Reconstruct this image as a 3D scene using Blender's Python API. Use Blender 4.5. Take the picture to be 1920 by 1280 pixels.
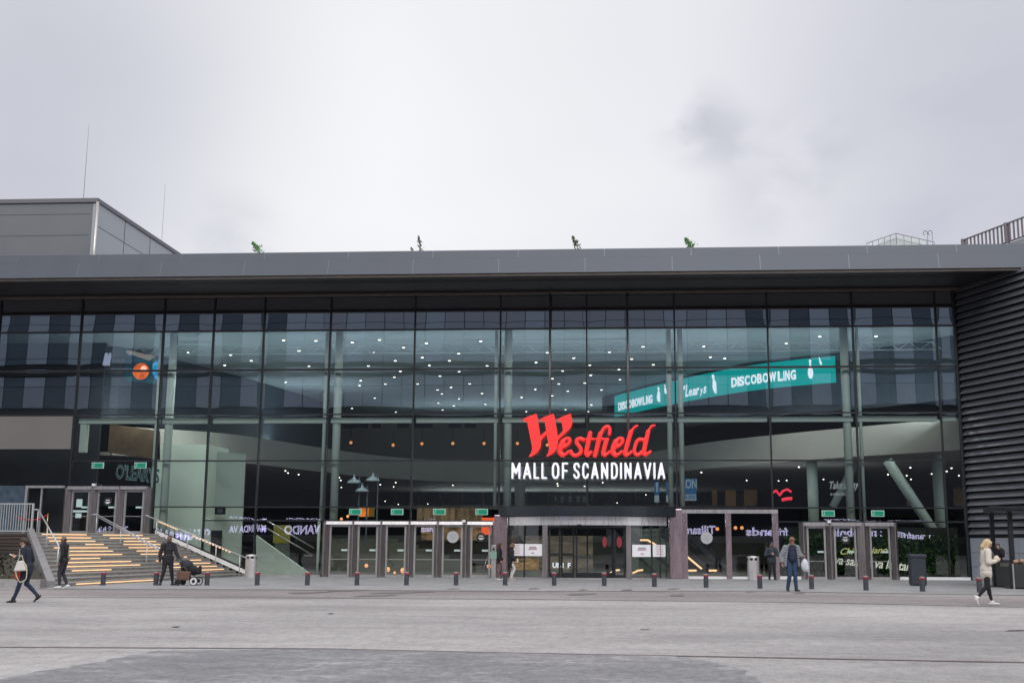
import bpy, bmesh, math, random
from mathutils import Vector, Matrix
from mathutils.geometry import tessellate_polygon
R = math.radians
random.seed(7)
scene = bpy.context.scene
for o in list(bpy.data.objects): bpy.data.objects.remove(o)
col = scene.collection

# ------------------------------------------------------------------ camera
FPX, PX, PY = 2162.0, 1020.0, 640.0
CAM = Vector((0, -56.7, 1.6))
Xw = Vector((36020, -257, -2162)).normalized()
Zw = Vector((42, -12300, 2162)); Zw = (Zw - Xw * Xw.dot(Zw)).normalized()
Yw = Zw.cross(Xw)
def ray(px, py):
    d = Vector((px - PX, py - PY, FPX)); return Vector((d.dot(Xw), d.dot(Yw), d.dot(Zw)))
def F(px, py, Y=0.0):
    d = ray(px, py); return CAM + d * ((Y - CAM.y) / d.y)
def G(px, py, Z=0.0):
    d = ray(px, py); return CAM + d * ((Z - CAM.z) / d.z)
cd = bpy.data.cameras.new('camera'); cam = bpy.data.objects.new('camera', cd); col.objects.link(cam)
# rows of the rotation: camera right / up / back expressed in the world
rt = Vector((Xw.x, Yw.x, Zw.x)); dn = Vector((Xw.y, Yw.y, Zw.y)); fw = Vector((Xw.z, Yw.z, Zw.z))
M = Matrix((rt, -dn, -fw)).transposed().to_4x4(); M.translation = CAM
cam.matrix_world = M
cd.sensor_width = 36; cd.lens = FPX / 1920 * 36; cd.shift_x = -(PX - 960) / 1920; cd.shift_y = 0
cd.clip_end = 3000; scene.camera = cam

# ------------------------------------------------------------------ world, sun, exposure
SUN_EL, SUN_ROT = R(38), R(172)
W = bpy.data.worlds.new('World'); scene.world = W; W.use_nodes = True
nt = W.node_tree; N = nt.nodes; L = nt.links; N.clear()
out = N.new('ShaderNodeOutputWorld'); bg = N.new('ShaderNodeBackground'); bg.inputs[1].default_value = 0.1
sky = N.new('ShaderNodeTexSky'); sky.sky_type = 'NISHITA'; sky.sun_disc = False
sky.sun_elevation = SUN_EL; sky.sun_rotation = SUN_ROT
tc = N.new('ShaderNodeTexCoord')
def wn(scale, detail, sx=1, sy=1, sz=1, dist=0.4):
    mp = N.new('ShaderNodeMapping'); mp.inputs['Scale'].default_value = (sx, sy, sz); L.new(tc.outputs['Generated'], mp.inputs[0])
    n = N.new('ShaderNodeTexNoise'); n.inputs['Scale'].default_value = scale; n.inputs['Detail'].default_value = detail
    n.inputs['Distortion'].default_value = dist; L.new(mp.outputs[0], n.inputs[0]); return n.outputs[0]
def ramp(src, stops, nodes=N, links=L):
    r = nodes.new('ShaderNodeValToRGB'); links.new(src, r.inputs[0])
    e = r.color_ramp.elements
    while len(e) < len(stops): e.new(0.5)
    for k, (p, c) in enumerate(stops): e[k].position = p; e[k].color = (c[0], c[1], c[2], 1)
    return r.outputs[0]
def mixc(a, b, f, bt='MIX', nodes=N, links=L):
    m = nodes.new('ShaderNodeMix'); m.data_type = 'RGBA'; m.blend_type = bt; m.clamp_result = False
    for s, v in ((m.inputs[6], a), (m.inputs[7], b), (m.inputs[0], f)):
        if hasattr(v, 'is_linked') or hasattr(v, 'links'): links.new(v, s)
        else: s.default_value = v if not isinstance(v, tuple) else (v[0], v[1], v[2], 1)
    return m.outputs[2]
clouds = ramp(wn(2.6, 5, 1, 1, 2.2), [(0.34, (5.7, 5.9, 6.8)), (0.50, (7.7, 7.75, 8.4)), (0.64, (9.2, 9.15, 9.4))])
# brighter layer where the sun sits behind the cloud
def spot(px, py, rad):
    d = ray(px, py).normalized()
    vm = N.new('ShaderNodeVectorMath'); vm.operation = 'DISTANCE'; vm.inputs[1].default_value = d
    nm = N.new('ShaderNodeVectorMath'); nm.operation = 'NORMALIZE'; L.new(tc.outputs['Generated'], nm.inputs[0]); L.new(nm.outputs[0], vm.inputs[0])
    mr = N.new('ShaderNodeMapRange'); mr.inputs[1].default_value = 0; mr.inputs[2].default_value = rad; mr.inputs[3].default_value = 1; mr.inputs[4].default_value = 0
    mr.interpolation_type = 'SMOOTHSTEP'; L.new(vm.outputs['Value'], mr.inputs[0]); return mr.outputs[0]
clouds = mixc(clouds, (9.6, 9.6, 9.75), spot(700, 230, 0.5))
clouds = mixc(clouds, (8.6, 8.6, 9.0), spot(1300, 60, 0.3))
def math2(a, b, op):
    m = N.new('ShaderNodeMath'); m.operation = op; m.use_clamp = True
    for i, v in ((0, a), (1, b)):
        if isinstance(v, (int, float)): m.inputs[i].default_value = v
        else: L.new(v, m.inputs[i])
    return m.outputs[0]
lump = ramp(wn(16, 8, 1, 1, 1.5, 0.15), [(0.38, (0, 0, 0)), (0.62, (1, 1, 1))])
for px, py, rad, k in ((1310, 235, .050, .75), (1380, 262, .040, .5), (1530, 280, .060, .5), (1430, 360, .07, .35), (430, 450, .06, .4), (60, 60, .3, .7), (1900, 20, .3, .6), (1890, 330, .3, .5), (0, 330, .22, .45)):
    s = math2(math2(spot(px, py, rad), k, 'MULTIPLY'), lump if rad < .1 else 1.0, 'MULTIPLY')
    clouds = mixc(clouds, (5.3, 5.45, 6.2), s)
sep = N.new('ShaderNodeSeparateXYZ'); nrm_ = N.new('ShaderNodeVectorMath'); nrm_.operation = 'NORMALIZE'; L.new(tc.outputs['Generated'], nrm_.inputs[0]); L.new(nrm_.outputs[0], sep.inputs[0])
zb_ = N.new('ShaderNodeMapRange'); zb_.interpolation_type = 'SMOOTHSTEP'; zb_.inputs[1].default_value = .43; zb_.inputs[2].default_value = .80; L.new(sep.outputs['Z'], zb_.inputs[0])
clouds = mixc(clouds, (16.5, 16.3, 16.5), zb_.outputs[0])          # an overcast sky is brightest overhead
vb = N.new('ShaderNodeVectorMath'); vb.operation = 'DISTANCE'; vb.inputs[1].default_value = Vector((.15, -.78, .60)).normalized(); L.new(nrm_.outputs[0], vb.inputs[0])
mb_ = N.new('ShaderNodeMapRange'); mb_.interpolation_type = 'SMOOTHSTEP'; mb_.inputs[1].default_value = .35; mb_.inputs[2].default_value = 1.15; mb_.inputs[3].default_value = 1; mb_.inputs[4].default_value = 0; L.new(vb.outputs['Value'], mb_.inputs[0])
clouds = mixc(clouds, (15, 15, 15.4), mb_.outputs[0])               # added brighter patch of sky behind the photographer, to light the front
skyc = mixc(clouds, sky.outputs[0], 0.05)
L.new(skyc, bg.inputs[0]); L.new(bg.outputs[0], out.inputs[0])
sl = bpy.data.lights.new('sun', 'SUN'); sl.energy = 1.35; sl.angle = R(26); sl.color = (1, .97, .93)
so = bpy.data.objects.new('sun', sl); col.objects.link(so)
sd = Vector((math.sin(SUN_ROT) * math.cos(SUN_EL), math.cos(SUN_ROT) * math.cos(SUN_EL), math.sin(SUN_EL)))
so.rotation_euler = sd.to_track_quat('Z', 'Y').to_euler(); so.location = (0, 30, 60)
scene.view_settings.view_transform = 'Standard'; scene.view_settings.look = 'None'
scene.view_settings.exposure = 0.0; scene.view_settings.gamma = 1
scene.cycles.max_bounces = 8; scene.cycles.transparent_max_bounces = 12; scene.cycles.diffuse_bounces = 3
scene.cycles.glossy_bounces = 3; scene.cycles.sample_clamp_indirect = 4; scene.cycles.caustics_reflective = False; scene.cycles.caustics_refractive = False

# ------------------------------------------------------------------ materials
MATS = {}
def pm(name, c, rough=0.6, metal=0.0, var=0.0, vscale=3.0, bump=0.0, bscale=40.0, emit=0.0, ec=None, spec=0.5, stretch=(1, 1, 1), c2=None):
    if name in MATS: return MATS[name]
    m = bpy.data.materials.new(name); m.use_nodes = True; n = m.node_tree.nodes; l = m.node_tree.links
    b = n['Principled BSDF']; b.inputs['Roughness'].default_value = rough; b.inputs['Metallic'].default_value = metal
    b.inputs['Specular IOR Level'].default_value = spec
    b.inputs['Base Color'].default_value = (*c, 1)
    t = n.new('ShaderNodeTexCoord'); mp = n.new('ShaderNodeMapping'); mp.inputs['Scale'].default_value = stretch; l.new(t.outputs['Object'], mp.inputs[0])
    if var or c2:
        no = n.new('ShaderNodeTexNoise'); no.inputs['Scale'].default_value = vscale; no.inputs['Detail'].default_value = 6; no.inputs['Roughness'].default_value = .65
        l.new(mp.outputs[0], no.inputs[0])
        a = c if not c2 else c; z = c2 if c2 else tuple(x * (1 - var) for x in c); a2 = c if c2 else tuple(min(1, x * (1 + var)) for x in c)
        o = ramp(no.outputs[0], [(0.32, z), (0.68, a2)], n, l); l.new(o, b.inputs['Base Color'])
        mr = n.new('ShaderNodeMapRange'); mr.inputs[3].default_value = max(0, rough - .08); mr.inputs[4].default_value = min(1, rough + .1)
        l.new(no.outputs[0], mr.inputs[0]); l.new(mr.outputs[0], b.inputs['Roughness'])
    if bump:
        nb = n.new('ShaderNodeTexNoise'); nb.inputs['Scale'].default_value = bscale; nb.inputs['Detail'].default_value = 3; l.new(mp.outputs[0], nb.inputs[0])
        bu = n.new('ShaderNodeBump'); bu.inputs['Strength'].default_value = bump; bu.inputs['Distance'].default_value = .02
        l.new(nb.outputs[0], bu.inputs['Height']); l.new(bu.outputs[0], b.inputs['Normal'])
    if emit and c2: l.new(o, b.inputs['Emission Color']); b.inputs['Emission Strength'].default_value = emit
    elif emit:
        b.inputs['Emission Color'].default_value = (*(ec or c), 1); b.inputs['Emission Strength'].default_value = emit
    MATS[name] = m; return m
def glass(name, tint, refl, base=None, rough=0.0, solid=0.0, solidc=(0, 0, 0)):
    m = bpy.data.materials.new(name); m.use_nodes = True; n = m.node_tree.nodes; l = m.node_tree.links; n.clear()
    o = n.new('ShaderNodeOutputMaterial'); t = n.new('ShaderNodeBsdfTransparent'); t.inputs[0].default_value = (*tint, 1)
    g = n.new('ShaderNodeBsdfGlossy'); g.inputs['Roughness'].default_value = rough; g.inputs[0].default_value = (.93, .97, 1, 1)
    fr = n.new('ShaderNodeLayerWeight'); fr.inputs[0].default_value = 0.35
    mr = n.new('ShaderNodeMapRange'); mr.inputs[3].default_value = refl; mr.inputs[4].default_value = .9; l.new(fr.outputs['Fresnel'], mr.inputs[0])
    mr.inputs[1].default_value = 0.12
    body = t.outputs[0]
    if base:
        d = n.new('ShaderNodeBsdfDiffuse'); d.inputs[0].default_value = (*base, 1); body = d.outputs[0]
    mx = n.new('ShaderNodeMixShader'); l.new(mr.outputs[0], mx.inputs[0]); l.new(body, mx.inputs[1]); l.new(g.outputs[0], mx.inputs[2])
    l.new(mx.outputs[0], o.inputs[0]); return m
REFL = 0.235
M_glass = glass('facade_glass', (.88, .955, .95), REFL)
M_lowglass = glass('door_glass', (.84, .89, .86), 0.075)
M_spandrel = glass('spandrel_glass', (0, 0, 0), REFL * 1.05, base=(.022, .02, .026))
M_black = pm('black_aluminium', (.012, .014, .018), .35, var=.2)
M_fascia = pm('grey_metal_cladding', (.066, .077, .098), .5, .15, var=.14, vscale=.35, bump=.03, bscale=3, stretch=(1, 1, .3))
M_soffit = pm('dark_soffit_panel', (.009, .009, .013), .55, var=.15)
M_trim = pm('bronze_trim', (.16, .135, .12), .4, .5, var=.15)
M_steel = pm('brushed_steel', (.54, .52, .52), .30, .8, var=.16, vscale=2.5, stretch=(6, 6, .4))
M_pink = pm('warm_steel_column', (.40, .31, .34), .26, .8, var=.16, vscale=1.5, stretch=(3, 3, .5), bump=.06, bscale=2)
M_steeld = pm('dark_steel', (.30, .27, .275), .32, .75, var=.22, vscale=2.5, stretch=(6, 6, .4))  # darker, slightly warm steel of the posts
M_col = pm('pale_green_steel', (.76, .86, .79), .45, var=.04)
M_louv = pm('louvre_metal', (.18, .186, .21), .42, .5, var=.10, vscale=1.2)
M_louvback = pm('louvre_back', (.015, .015, .018), .8)
M_panel = pm('light_stone_panel', (.31, .335, .38), .6, var=.08, vscale=1.2, bump=.05)
M_ceil = pm('atrium_ceiling', (.30, .385, .42), .8, var=.04, vscale=.5)
M_cream = pm('balcony_plaster', (.52, .50, .46), .7, var=.05, vscale=.4)
M_mint = pm('mint_wall', (.74, .84, .76), .6, var=.05, vscale=.5)
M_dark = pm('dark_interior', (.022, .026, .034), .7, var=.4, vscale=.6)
M_darkblue = pm('dark_blue_glazing', (.05, .075, .105), .3, var=.3)
M_olive = pm('olive_wall', (.13, .13, .10), .7, var=.15, vscale=.7)
M_floor = pm('interior_floor', (.16, .16, .15), .4, var=.1)
M_rail = pm('satin_rail', (.52, .53, .55), .4, .35, var=.06)
M_white = pm('white_paint', (.75, .76, .78), .5, var=.04)
M_kerb = pm('kerb_stone', (.30, .29, .29), .8, var=.15, vscale=4)
M_red = pm('red_sign_face', (.85, .03, .03), .4, emit=.55, ec=(1, .035, .03), var=.03)
M_redside = pm('red_sign_edge', (.35, .015, .02), .5, var=.1)
M_whitesign = pm('white_sign_face', (.8, .8, .86), .5, emit=.45, ec=(.9, .88, 1))
M_exit = pm('exit_sign_green', (.02, .35, .22), .5, emit=.35, ec=(.02, .45, .28))
M_exitw = pm('exit_sign_white', (.6, .75, .7), .5, emit=.4, ec=(.6, .85, .75))
M_lamp = pm('downlight_glow', (1, .95, .85), .5, emit=5.5, ec=(1, .96, .88))
M_warm = pm('warm_globe_glow', (1, .6, .3), .5, emit=1.0, ec=(1, .36, .12))
M_led = pm('amber_led_strip', (1, .6, .3), .5, emit=1.25, ec=(1, .58, .30))
M_skin = pm('skin', (.46, .25, .17), .55, var=.06, vscale=20)
M_skind = pm('deep_brown_skin', (.16, .085, .055), .5, var=.06, vscale=20)
def fabric(name, c, var=.14, bump=.5, bs=9): return pm(name, c, .88, var=var, vscale=12, bump=bump, bscale=bs)

# ------------------------------------------------------------------ mesh helpers
class MB:
    def __init__(s): s.v = []; s.f = []
    def add(s, v, f):
        b = len(s.v); s.v += [Vector(p) for p in v]; s.f += [[i + b for i in q] for q in f]; return s
    def box(s, x0, x1, y0, y1, z0, z1, rz=0, c=None):
        v = [(x, y, z) for z in (z0, z1) for x, y in ((x0, y0), (x1, y0), (x1, y1), (x0, y1))]
        if rz:
            c = c or ((x0 + x1) / 2, (y0 + y1) / 2); ca, sa = math.cos(rz), math.sin(rz)
            v = [(c[0] + (x - c[0]) * ca - (y - c[1]) * sa, c[1] + (x - c[0]) * sa + (y - c[1]) * ca, z) for x, y, z in v]
        return s.add(v, [(0, 3, 2, 1), (4, 5, 6, 7), (0, 1, 5, 4), (1, 2, 6, 5), (2, 3, 7, 6), (3, 0, 4, 7)])
    def prism(s, poly, z0, z1):            # horizontal polygon (ccw) extruded upwards
        n = len(poly); v = [(x, y, z0) for x, y in poly] + [(x, y, z1) for x, y in poly]
        tri = tessellate_polygon([[Vector((x, y, 0)) for x, y in poly]])
        fs = [tuple(reversed(t)) for t in tri] + [tuple(i + n for i in t) for t in tri]
        return s.add(v, fs + [(i, (i + 1) % n, (i + 1) % n + n, i + n) for i in range(n)])
    def hexa(s, a, b):                      # two quads of 4 points each, joined
        return s.add(list(a) + list(b), [(0, 3, 2, 1), (4, 5, 6, 7), (0, 1, 5, 4), (1, 2, 6, 5), (2, 3, 7, 6), (3, 0, 4, 7)])
    def tube(s, p, q, r, r2=None, n=12, caps=True):
        p, q = Vector(p), Vector(q); d = (q - p).normalized(); r2 = r if r2 is None else r2
        u = d.cross(Vector((0, 0, 1))); u = Vector((1, 0, 0)) if u.length < 1e-4 else u.normalized(); w = d.cross(u)
        v = [c + (u * math.cos(2 * math.pi * k / n) + w * math.sin(2 * math.pi * k / n)) * rr for c, rr in ((p, r), (q, r2)) for k in range(n)]
        f = [(k, (k + 1) % n, n + (k + 1) % n, n + k) for k in range(n)]
        if caps: f += [tuple(reversed(range(n))), tuple(range(n, 2 * n))]
        return s.add(v, f)
    def path(s, pts, r, n=8):
        for a, b in zip(pts[:-1], pts[1:]): s.tube(a, b, r, n=n)
        for a in pts[1:-1]: s.ell(a, (r * 1.03,) * 3, 8, 5)
        return s
    def lathe(s, c, prof, n=24):
        v = [(c[0] + r * math.cos(2 * math.pi * k / n), c[1] + r * math.sin(2 * math.pi * k / n), c[2] + z) for r, z in prof for k in range(n)]
        f = [(j * n + k, j * n + (k + 1) % n, (j + 1) * n + (k + 1) % n, (j + 1) * n + k) for j in range(len(prof) - 1) for k in range(n)]
        f += [tuple(reversed(range(n))), tuple(range((len(prof) - 1) * n, len(prof) * n))]
        return s.add(v, f)
    def ell(s, c, r, n=12, m=8, rot=None):
        v = []; c = Vector(c)
        for j in range(1, m):
            t = math.pi * j / m
            for k in range(n):
                a = 2 * math.pi * k / n; p = Vector((r[0] * math.sin(t) * math.cos(a), r[1] * math.sin(t) * math.sin(a), r[2] * math.cos(t)))
                v.append(c + (rot @ p if rot else p))
        v += [c + (rot @ Vector((0, 0, r[2])) if rot else Vector((0, 0, r[2]))), c - (rot @ Vector((0, 0, r[2])) if rot else Vector((0, 0, r[2])))]
        f = [(j * n + k, (j + 1) * n + k, (j + 1) * n + (k + 1) % n, j * n + (k + 1) % n) for j in range(m - 2) for k in range(n)]
        T = len(v) - 2
        f += [(T, k, (k + 1) % n) for k in range(n)] + [(T + 1, (m - 2) * n + (k + 1) % n, (m - 2) * n + k) for k in range(n)]
        return s.add(v, f)
    def cap(s, p, r0, q, r1, n=14, sq=None):    # closed tapered capsule; sq=(dir, factor) flattens
        p, q = Vector(p), Vector(q); d = q - p; ln = max(d.length, 1e-5); d = d / ln
        u = d.cross(Vector((0, 0, 1))); u = d.cross(Vector((1, 0, 0))).normalized() if u.length < 1e-3 else u.normalized(); w = d.cross(u)
        rings = [(-r0 * math.cos(a), r0 * math.sin(a)) for a in (.35, .8, 1.2, math.pi / 2)] + [(ln + r1 * math.sin(a), r1 * math.cos(a)) for a in (0, .4, .8, 1.2)]
        v = [p + d * t + (u * math.cos(2 * math.pi * k / n) + w * math.sin(2 * math.pi * k / n)) * rr for t, rr in rings for k in range(n)]
        m = len(rings); v += [p - d * r0, q + d * r1]
        if sq:
            ax = Vector(sq[0]).normalized(); mid = (p + q) / 2
            v = [x - ax * ((x - (p + d * max(0, min(ln, (x - p).dot(d))))).dot(ax) * (1 - sq[1])) for x in v]
        f = [(j * n + k, j * n + (k + 1) % n, (j + 1) * n + (k + 1) % n, (j + 1) * n + k) for j in range(m - 1) for k in range(n)]
        f += [(len(v) - 2, (k + 1) % n, k) for k in range(n)] + [(len(v) - 1, (m - 1) * n + k, (m - 1) * n + (k + 1) % n) for k in range(n)]
        return s.add(v, f)
    def build(s, name, m, parent=None, smooth=False, local=False, bevel=0, remesh=0, relax=0):
        off = Vector((0, 0, 0))
        if parent is not None and not local:
            q = parent
            while q: off += q.location; q = q.parent
        me = bpy.data.meshes.new(name); me.from_pydata([tuple(p - off) for p in s.v], [], s.f); me.materials.append(m)
        me.polygons.foreach_set('use_smooth', [smooth] * len(me.polygons))
        o = bpy.data.objects.new(name, me); col.objects.link(o)
        if parent is not None: o.parent = parent
        if bevel:
            b = o.modifiers.new('b', 'BEVEL'); b.width = bevel; b.segments = 2; b.limit_method = 'ANGLE'
        if remesh:
            r = o.modifiers.new('r', 'REMESH'); r.mode = 'VOXEL'; r.voxel_size = remesh; r.use_smooth_shade = True
            if relax:
                sm = o.modifiers.new('s', 'SMOOTH'); sm.iterations = relax; sm.factor = .5
        if remesh:
            dg = bpy.context.evaluated_depsgraph_get(); dg.update()
            nm = bpy.data.meshes.new_from_object(o.evaluated_get(dg)); o.modifiers.clear(); o.data = nm
            if not nm.materials: nm.materials.append(m)
        return o
def thing(name, label, cat, loc=(0, 0, 0), rz=0, group=None):
    o = bpy.data.objects.new(name, None); col.objects.link(o); o.location = loc; o.rotation_euler = (0, 0, rz)
    o.empty_display_size = .2
    return tag(o, label, cat, group)
def tag(o, label, cat, group=None):
    o['label'] = label; o['category'] = cat
    if group: o['group'] = group
    return o
def kind(o, k='structure', label=None):
    o['kind'] = k
    return o
def copy_tree(o, parent=None):
    c = o.copy(); col.objects.link(c); c.parent = parent
    for ch in list(o.children): copy_tree(ch, c)
    return c
def polyface(name, pts, m, parent=None, depth=.03, nrm=Vector((0, -1, 0))):   # plate traced in a plane
    n = len(pts); mb = MB(); tri = tessellate_polygon([[Vector(p) for p in pts]])
    back = [Vector(p) - nrm * depth for p in pts]
    mb.add(list(pts) + back, [tuple(t) for t in tri] + [tuple(i + n for i in reversed(t)) for t in tri] + [(i, i + n, (i + 1) % n + n, (i + 1) % n) for i in range(n)])
    return mb.build(name, m, parent)
def text(name, s, m, p0, xdir, zdir, w, h, parent=None, depth=.03, bold=0.0, shear=0.0, spacing=1.0, align_scale=True):
    """flat lettering whose box starts at p0 (lower left) and is w wide and h tall"""
    c = bpy.data.curves.new(name, 'FONT'); c.body = s; c.extrude = depth / 2; c.offset = bold; c.shear = shear; c.space_character = spacing
    c.resolution_u = 3
    t = bpy.data.objects.new(name, c); col.objects.link(t)
    dg = bpy.context.evaluated_depsgraph_get(); dg.update(); me = bpy.data.meshes.new_from_object(t.evaluated_get(dg)); bpy.data.objects.remove(t)
    xs = [v.co.x for v in me.vertices]; ys = [v.co.y for v in me.vertices]; x0, x1, y0, y1 = min(xs), max(xs), min(ys), max(ys)
    xd = Vector(xdir).normalized(); zd = Vector(zdir).normalized(); nd = xd.cross(zd)
    off = Vector((0, 0, 0)); q = parent
    while q: off += q.location; q = q.parent
    for v in me.vertices:
        a = (v.co.x - x0) / (x1 - x0) * w; b = (v.co.y - y0) / (y1 - y0) * h
        v.co = Vector(p0) + xd * a + zd * b + nd * v.co.z - off
    me.materials.clear(); me.materials.append(m); me.name = name
    o = bpy.data.objects.new(name, me); col.objects.link(o)
    if parent: o.parent = parent
    return o
X3, Z3 = Vector((1, 0, 0)), Vector((0, 0, 1))

# ------------------------------------------------------------------ ground
def gnodes(name):
    m = bpy.data.materials.new(name); m.use_nodes = True; n = m.node_tree.nodes; l = m.node_tree.links
    b = n['Principled BSDF']; t = n.new('ShaderNodeTexCoord'); return m, n, l, b, t
def noise(n, l, t, sc, det=6, rough=.6, st=(1, 1, 1), dist=0):
    mp = n.new('ShaderNodeMapping'); mp.inputs['Scale'].default_value = st; l.new(t.outputs['Object'], mp.inputs[0])
    x = n.new('ShaderNodeTexNoise'); x.inputs['Scale'].default_value = sc; x.inputs['Detail'].default_value = det; x.inputs['Roughness'].default_value = rough; x.inputs['Distortion'].default_value = dist
    l.new(mp.outputs[0], x.inputs[0]); return x.outputs[0]
def ground_mat(name, c0, c1, patch=None, rough=.75, grain=.35):
    m, n, l, b, t = gnodes(name)
    big = ramp(noise(n, l, t, .10, 5, .6, (.6, 1.4, 1)), [(.36, tuple(v * .88 for v in c0)), (.62, tuple(v * 1.06 for v in c1))], n, l)
    mid = ramp(noise(n, l, t, .9, 8, .7, (.6, .8, 1)), [(.3, (.86, .85, .85)), (.55, (1, 1, 1)), (.8, (1.1, 1.1, 1.1))], n, l)
    fine = ramp(noise(n, l, t, 28, 4, .8), [(.3, (1 - grain,) * 3), (.7, (1 + grain * .6,) * 3)], n, l)
    med = ramp(noise(n, l, t, 4.0, 9, .88, (1.3, .75, 1)), [(.38, (.72,) * 3), (.50, (1.0,) * 3), (.62, (1.22,) * 3)], n, l)
    vo = n.new('ShaderNodeTexVoronoi'); vo.inputs['Scale'].default_value = .9; l.new(t.outputs['Object'], vo.inputs[0])
    gum = ramp(vo.outputs['Distance'], [(.03, (.55, .54, .54)), (.05, (1, 1, 1))], n, l)
    med = mixc(med, gum, .8, 'MULTIPLY', n, l)
    scr_ = ramp(noise(n, l, t, .5, 5, .6, (.3, .9, 1), 1.2), [(.36, (.86, .85, .86)), (.52, (1.04, 1.03, 1.03))], n, l)
    c = mixc(mixc(mixc(mixc(big, mid, 1.0, 'MULTIPLY', n, l), fine, 1.0, 'MULTIPLY', n, l), med, 1.0, 'MULTIPLY', n, l), scr_, 1.0, 'MULTIPLY', n, l)
    l.new(c, b.inputs['Base Color']); b.inputs['Roughness'].default_value = rough
    bu = n.new('ShaderNodeBump'); bu.inputs['Strength'].default_value = .35; bu.inputs['Distance'].default_value = .01
    l.new(noise(n, l, t, 60, 3, .8), bu.inputs['Height']); l.new(bu.outputs[0], b.inputs['Normal']); return m
M_plaza = ground_mat('plaza_concrete', (.27, .262, .267), (.345, .335, .335))
M_strip = ground_mat('rosy_asphalt', (.235, .215, .218), (.30, .275, .275), grain=.5)
M_wet = ground_mat('dark_worn_asphalt', (.17, .172, .185), (.24, .24, .25), grain=.7, rough=.6)
kind(MB().box(-700, 700, -700, 700, -.6, 0).build('ground', M_plaza))
def sheet(name, poly, z, m):
    mb = MB(); tri = tessellate_polygon([[Vector((x, y, 0)) for x, y in poly]])
    mb.add([(x, y, z) for x, y in poly], [tuple(t) for t in tri])
    o = mb.build(name, m)
    if o.data.polygons[0].normal.z < 0: o.data.flip_normals()
    return kind(o)
def gl(*pts): return [(G(x, y).x, G(x, y).y) for x, y in pts]
# rosy asphalt between paving and the first joint line
sheet('road', gl((-400, 1112), (100, 1104), (500, 1105), (960, 1108), (1400, 1108), (1800, 1114), (2300, 1120), (2300, 1144), (1920, 1138), (1500, 1129), (960, 1123), (400, 1120), (-400, 1120)), .004, M_strip)
# slab paving with joints
m, n, l, b, t = gnodes('slab_paving')
br = n.new('ShaderNodeTexBrick'); br.inputs['Scale'].default_value = 1; br.inputs['Brick Width'].default_value = 1.2; br.inputs['Row Height'].default_value = .8; br.inputs['Mortar Size'].default_value = .012; br.offset = .5
br.inputs['Color1'].default_value = (.27, .275, .285, 1); br.inputs['Color2'].default_value = (.33, .33, .34, 1); br.inputs['Mortar'].default_value = (.13, .13, .135, 1)
mp = n.new('ShaderNodeMapping'); l.new(t.outputs['Object'], mp.inputs[0]); l.new(mp.outputs[0], br.inputs[0])
c = mixc(br.outputs[0], ramp(noise(n, l, t, .7, 7, .7), [(.3, (.8, .8, .8)), (.7, (1.12, 1.1, 1.1))], n, l), 1.0, 'MULTIPLY', n, l)
l.new(c, b.inputs['Base Color']); b.inputs['Roughness'].default_value = .55; M_slab = m
sheet('pavement', gl((100, 1104), (500, 1105), (960, 1108), (1400, 1108), (1800, 1114), (2300, 1121)) + [(30, 3), (-24, 3)], .008, M_slab)
mb = MB(); prev = None
for a, b_ in zip(gl((-300, 1111), (100, 1104), (500, 1105), (960, 1108), (1400, 1108), (1800, 1114), (2300, 1121))[:-1], gl((-300, 1111), (100, 1104), (500, 1105), (960, 1108), (1400, 1108), (1800, 1114), (2300, 1121))[1:]):
    mb.add([(a[0], a[1] - .15, .012), (b_[0], b_[1] - .15, .012), (b_[0], b_[1] + .15, .012), (a[0], a[1] + .15, .012)], [(0, 1, 2, 3)])
kind(mb.build('kerb_line', pm('dark_joint', (.13, .125, .125), .8, var=.3, vscale=1.5)))
def jointline(name, pts, w, m):
    mb = MB(); q = gl(*pts)
    for a, b_ in zip(q[:-1], q[1:]): mb.add([(a[0], a[1] - w, .010), (b_[0], b_[1] - w, .010), (b_[0], b_[1] + w, .010), (a[0], a[1] + w, .010)], [(0, 1, 2, 3)])
    kind(mb.build(name, m))
jointline('road_joint_line', ((-400, 1120), (400, 1120), (960, 1123), (1500, 1129), (1920, 1138), (2300, 1147)), .05, pm('joint_grey', (.16, .155, .15), .8, var=.3))
jointline('rusty_drain_line', ((-300, 1213), (0, 1213), (600, 1216), (960, 1224), (1400, 1232), (1920, 1242), (2300, 1250)), .045, pm('rusty_joint', (.10, .06, .055), .8, var=.35))
# worn dark patch with curved outline in the foreground
m, n, l, b, t = gnodes('dark_worn_patch')
cc = ramp(noise(n, l, t, 1.1, 9, .75, (.6, .9, 1), .6), [(.36, (.135, .136, .15)), (.52, (.175, .173, .185)), (.66, (.30, .292, .298))], n, l)
fi = ramp(noise(n, l, t, 5, 9, .88, (1.3, .75, 1)), [(.36, (.55,) * 3), (.64, (1.4,) * 3)], n, l)
l.new(mixc(cc, fi, 1.0, 'MULTIPLY', n, l), b.inputs['Base Color']); b.inputs['Roughness'].default_value = .6
edge = [(300, 1219), (600, 1216.5), (960, 1224.5), (1270, 1230), (1330, 1240), (1390, 1255), (1420, 1275), (1480, 1320), (1500, 1500), (-200, 1500), (-260, 1330), (60, 1262), (190, 1240)]
rag = []
for i in range(len(edge)):
    a, b_ = edge[i], edge[(i + 1) % len(edge)]
    for k in range(8):
        f = k / 8; y = a[1] + (b_[1] - a[1]) * f
        rag.append((a[0] + (b_[0] - a[0]) * f + random.uniform(-7, 7), y + (random.uniform(-1.0, 1.0) if i > 3 and y < 1400 else 0)))
sheet('ground_patch', gl(*rag), .006, m)
M_stain = pm('oily_stain', (.10, .09, .09), .6, c2=(.18, .17, .17), vscale=2.2)
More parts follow.
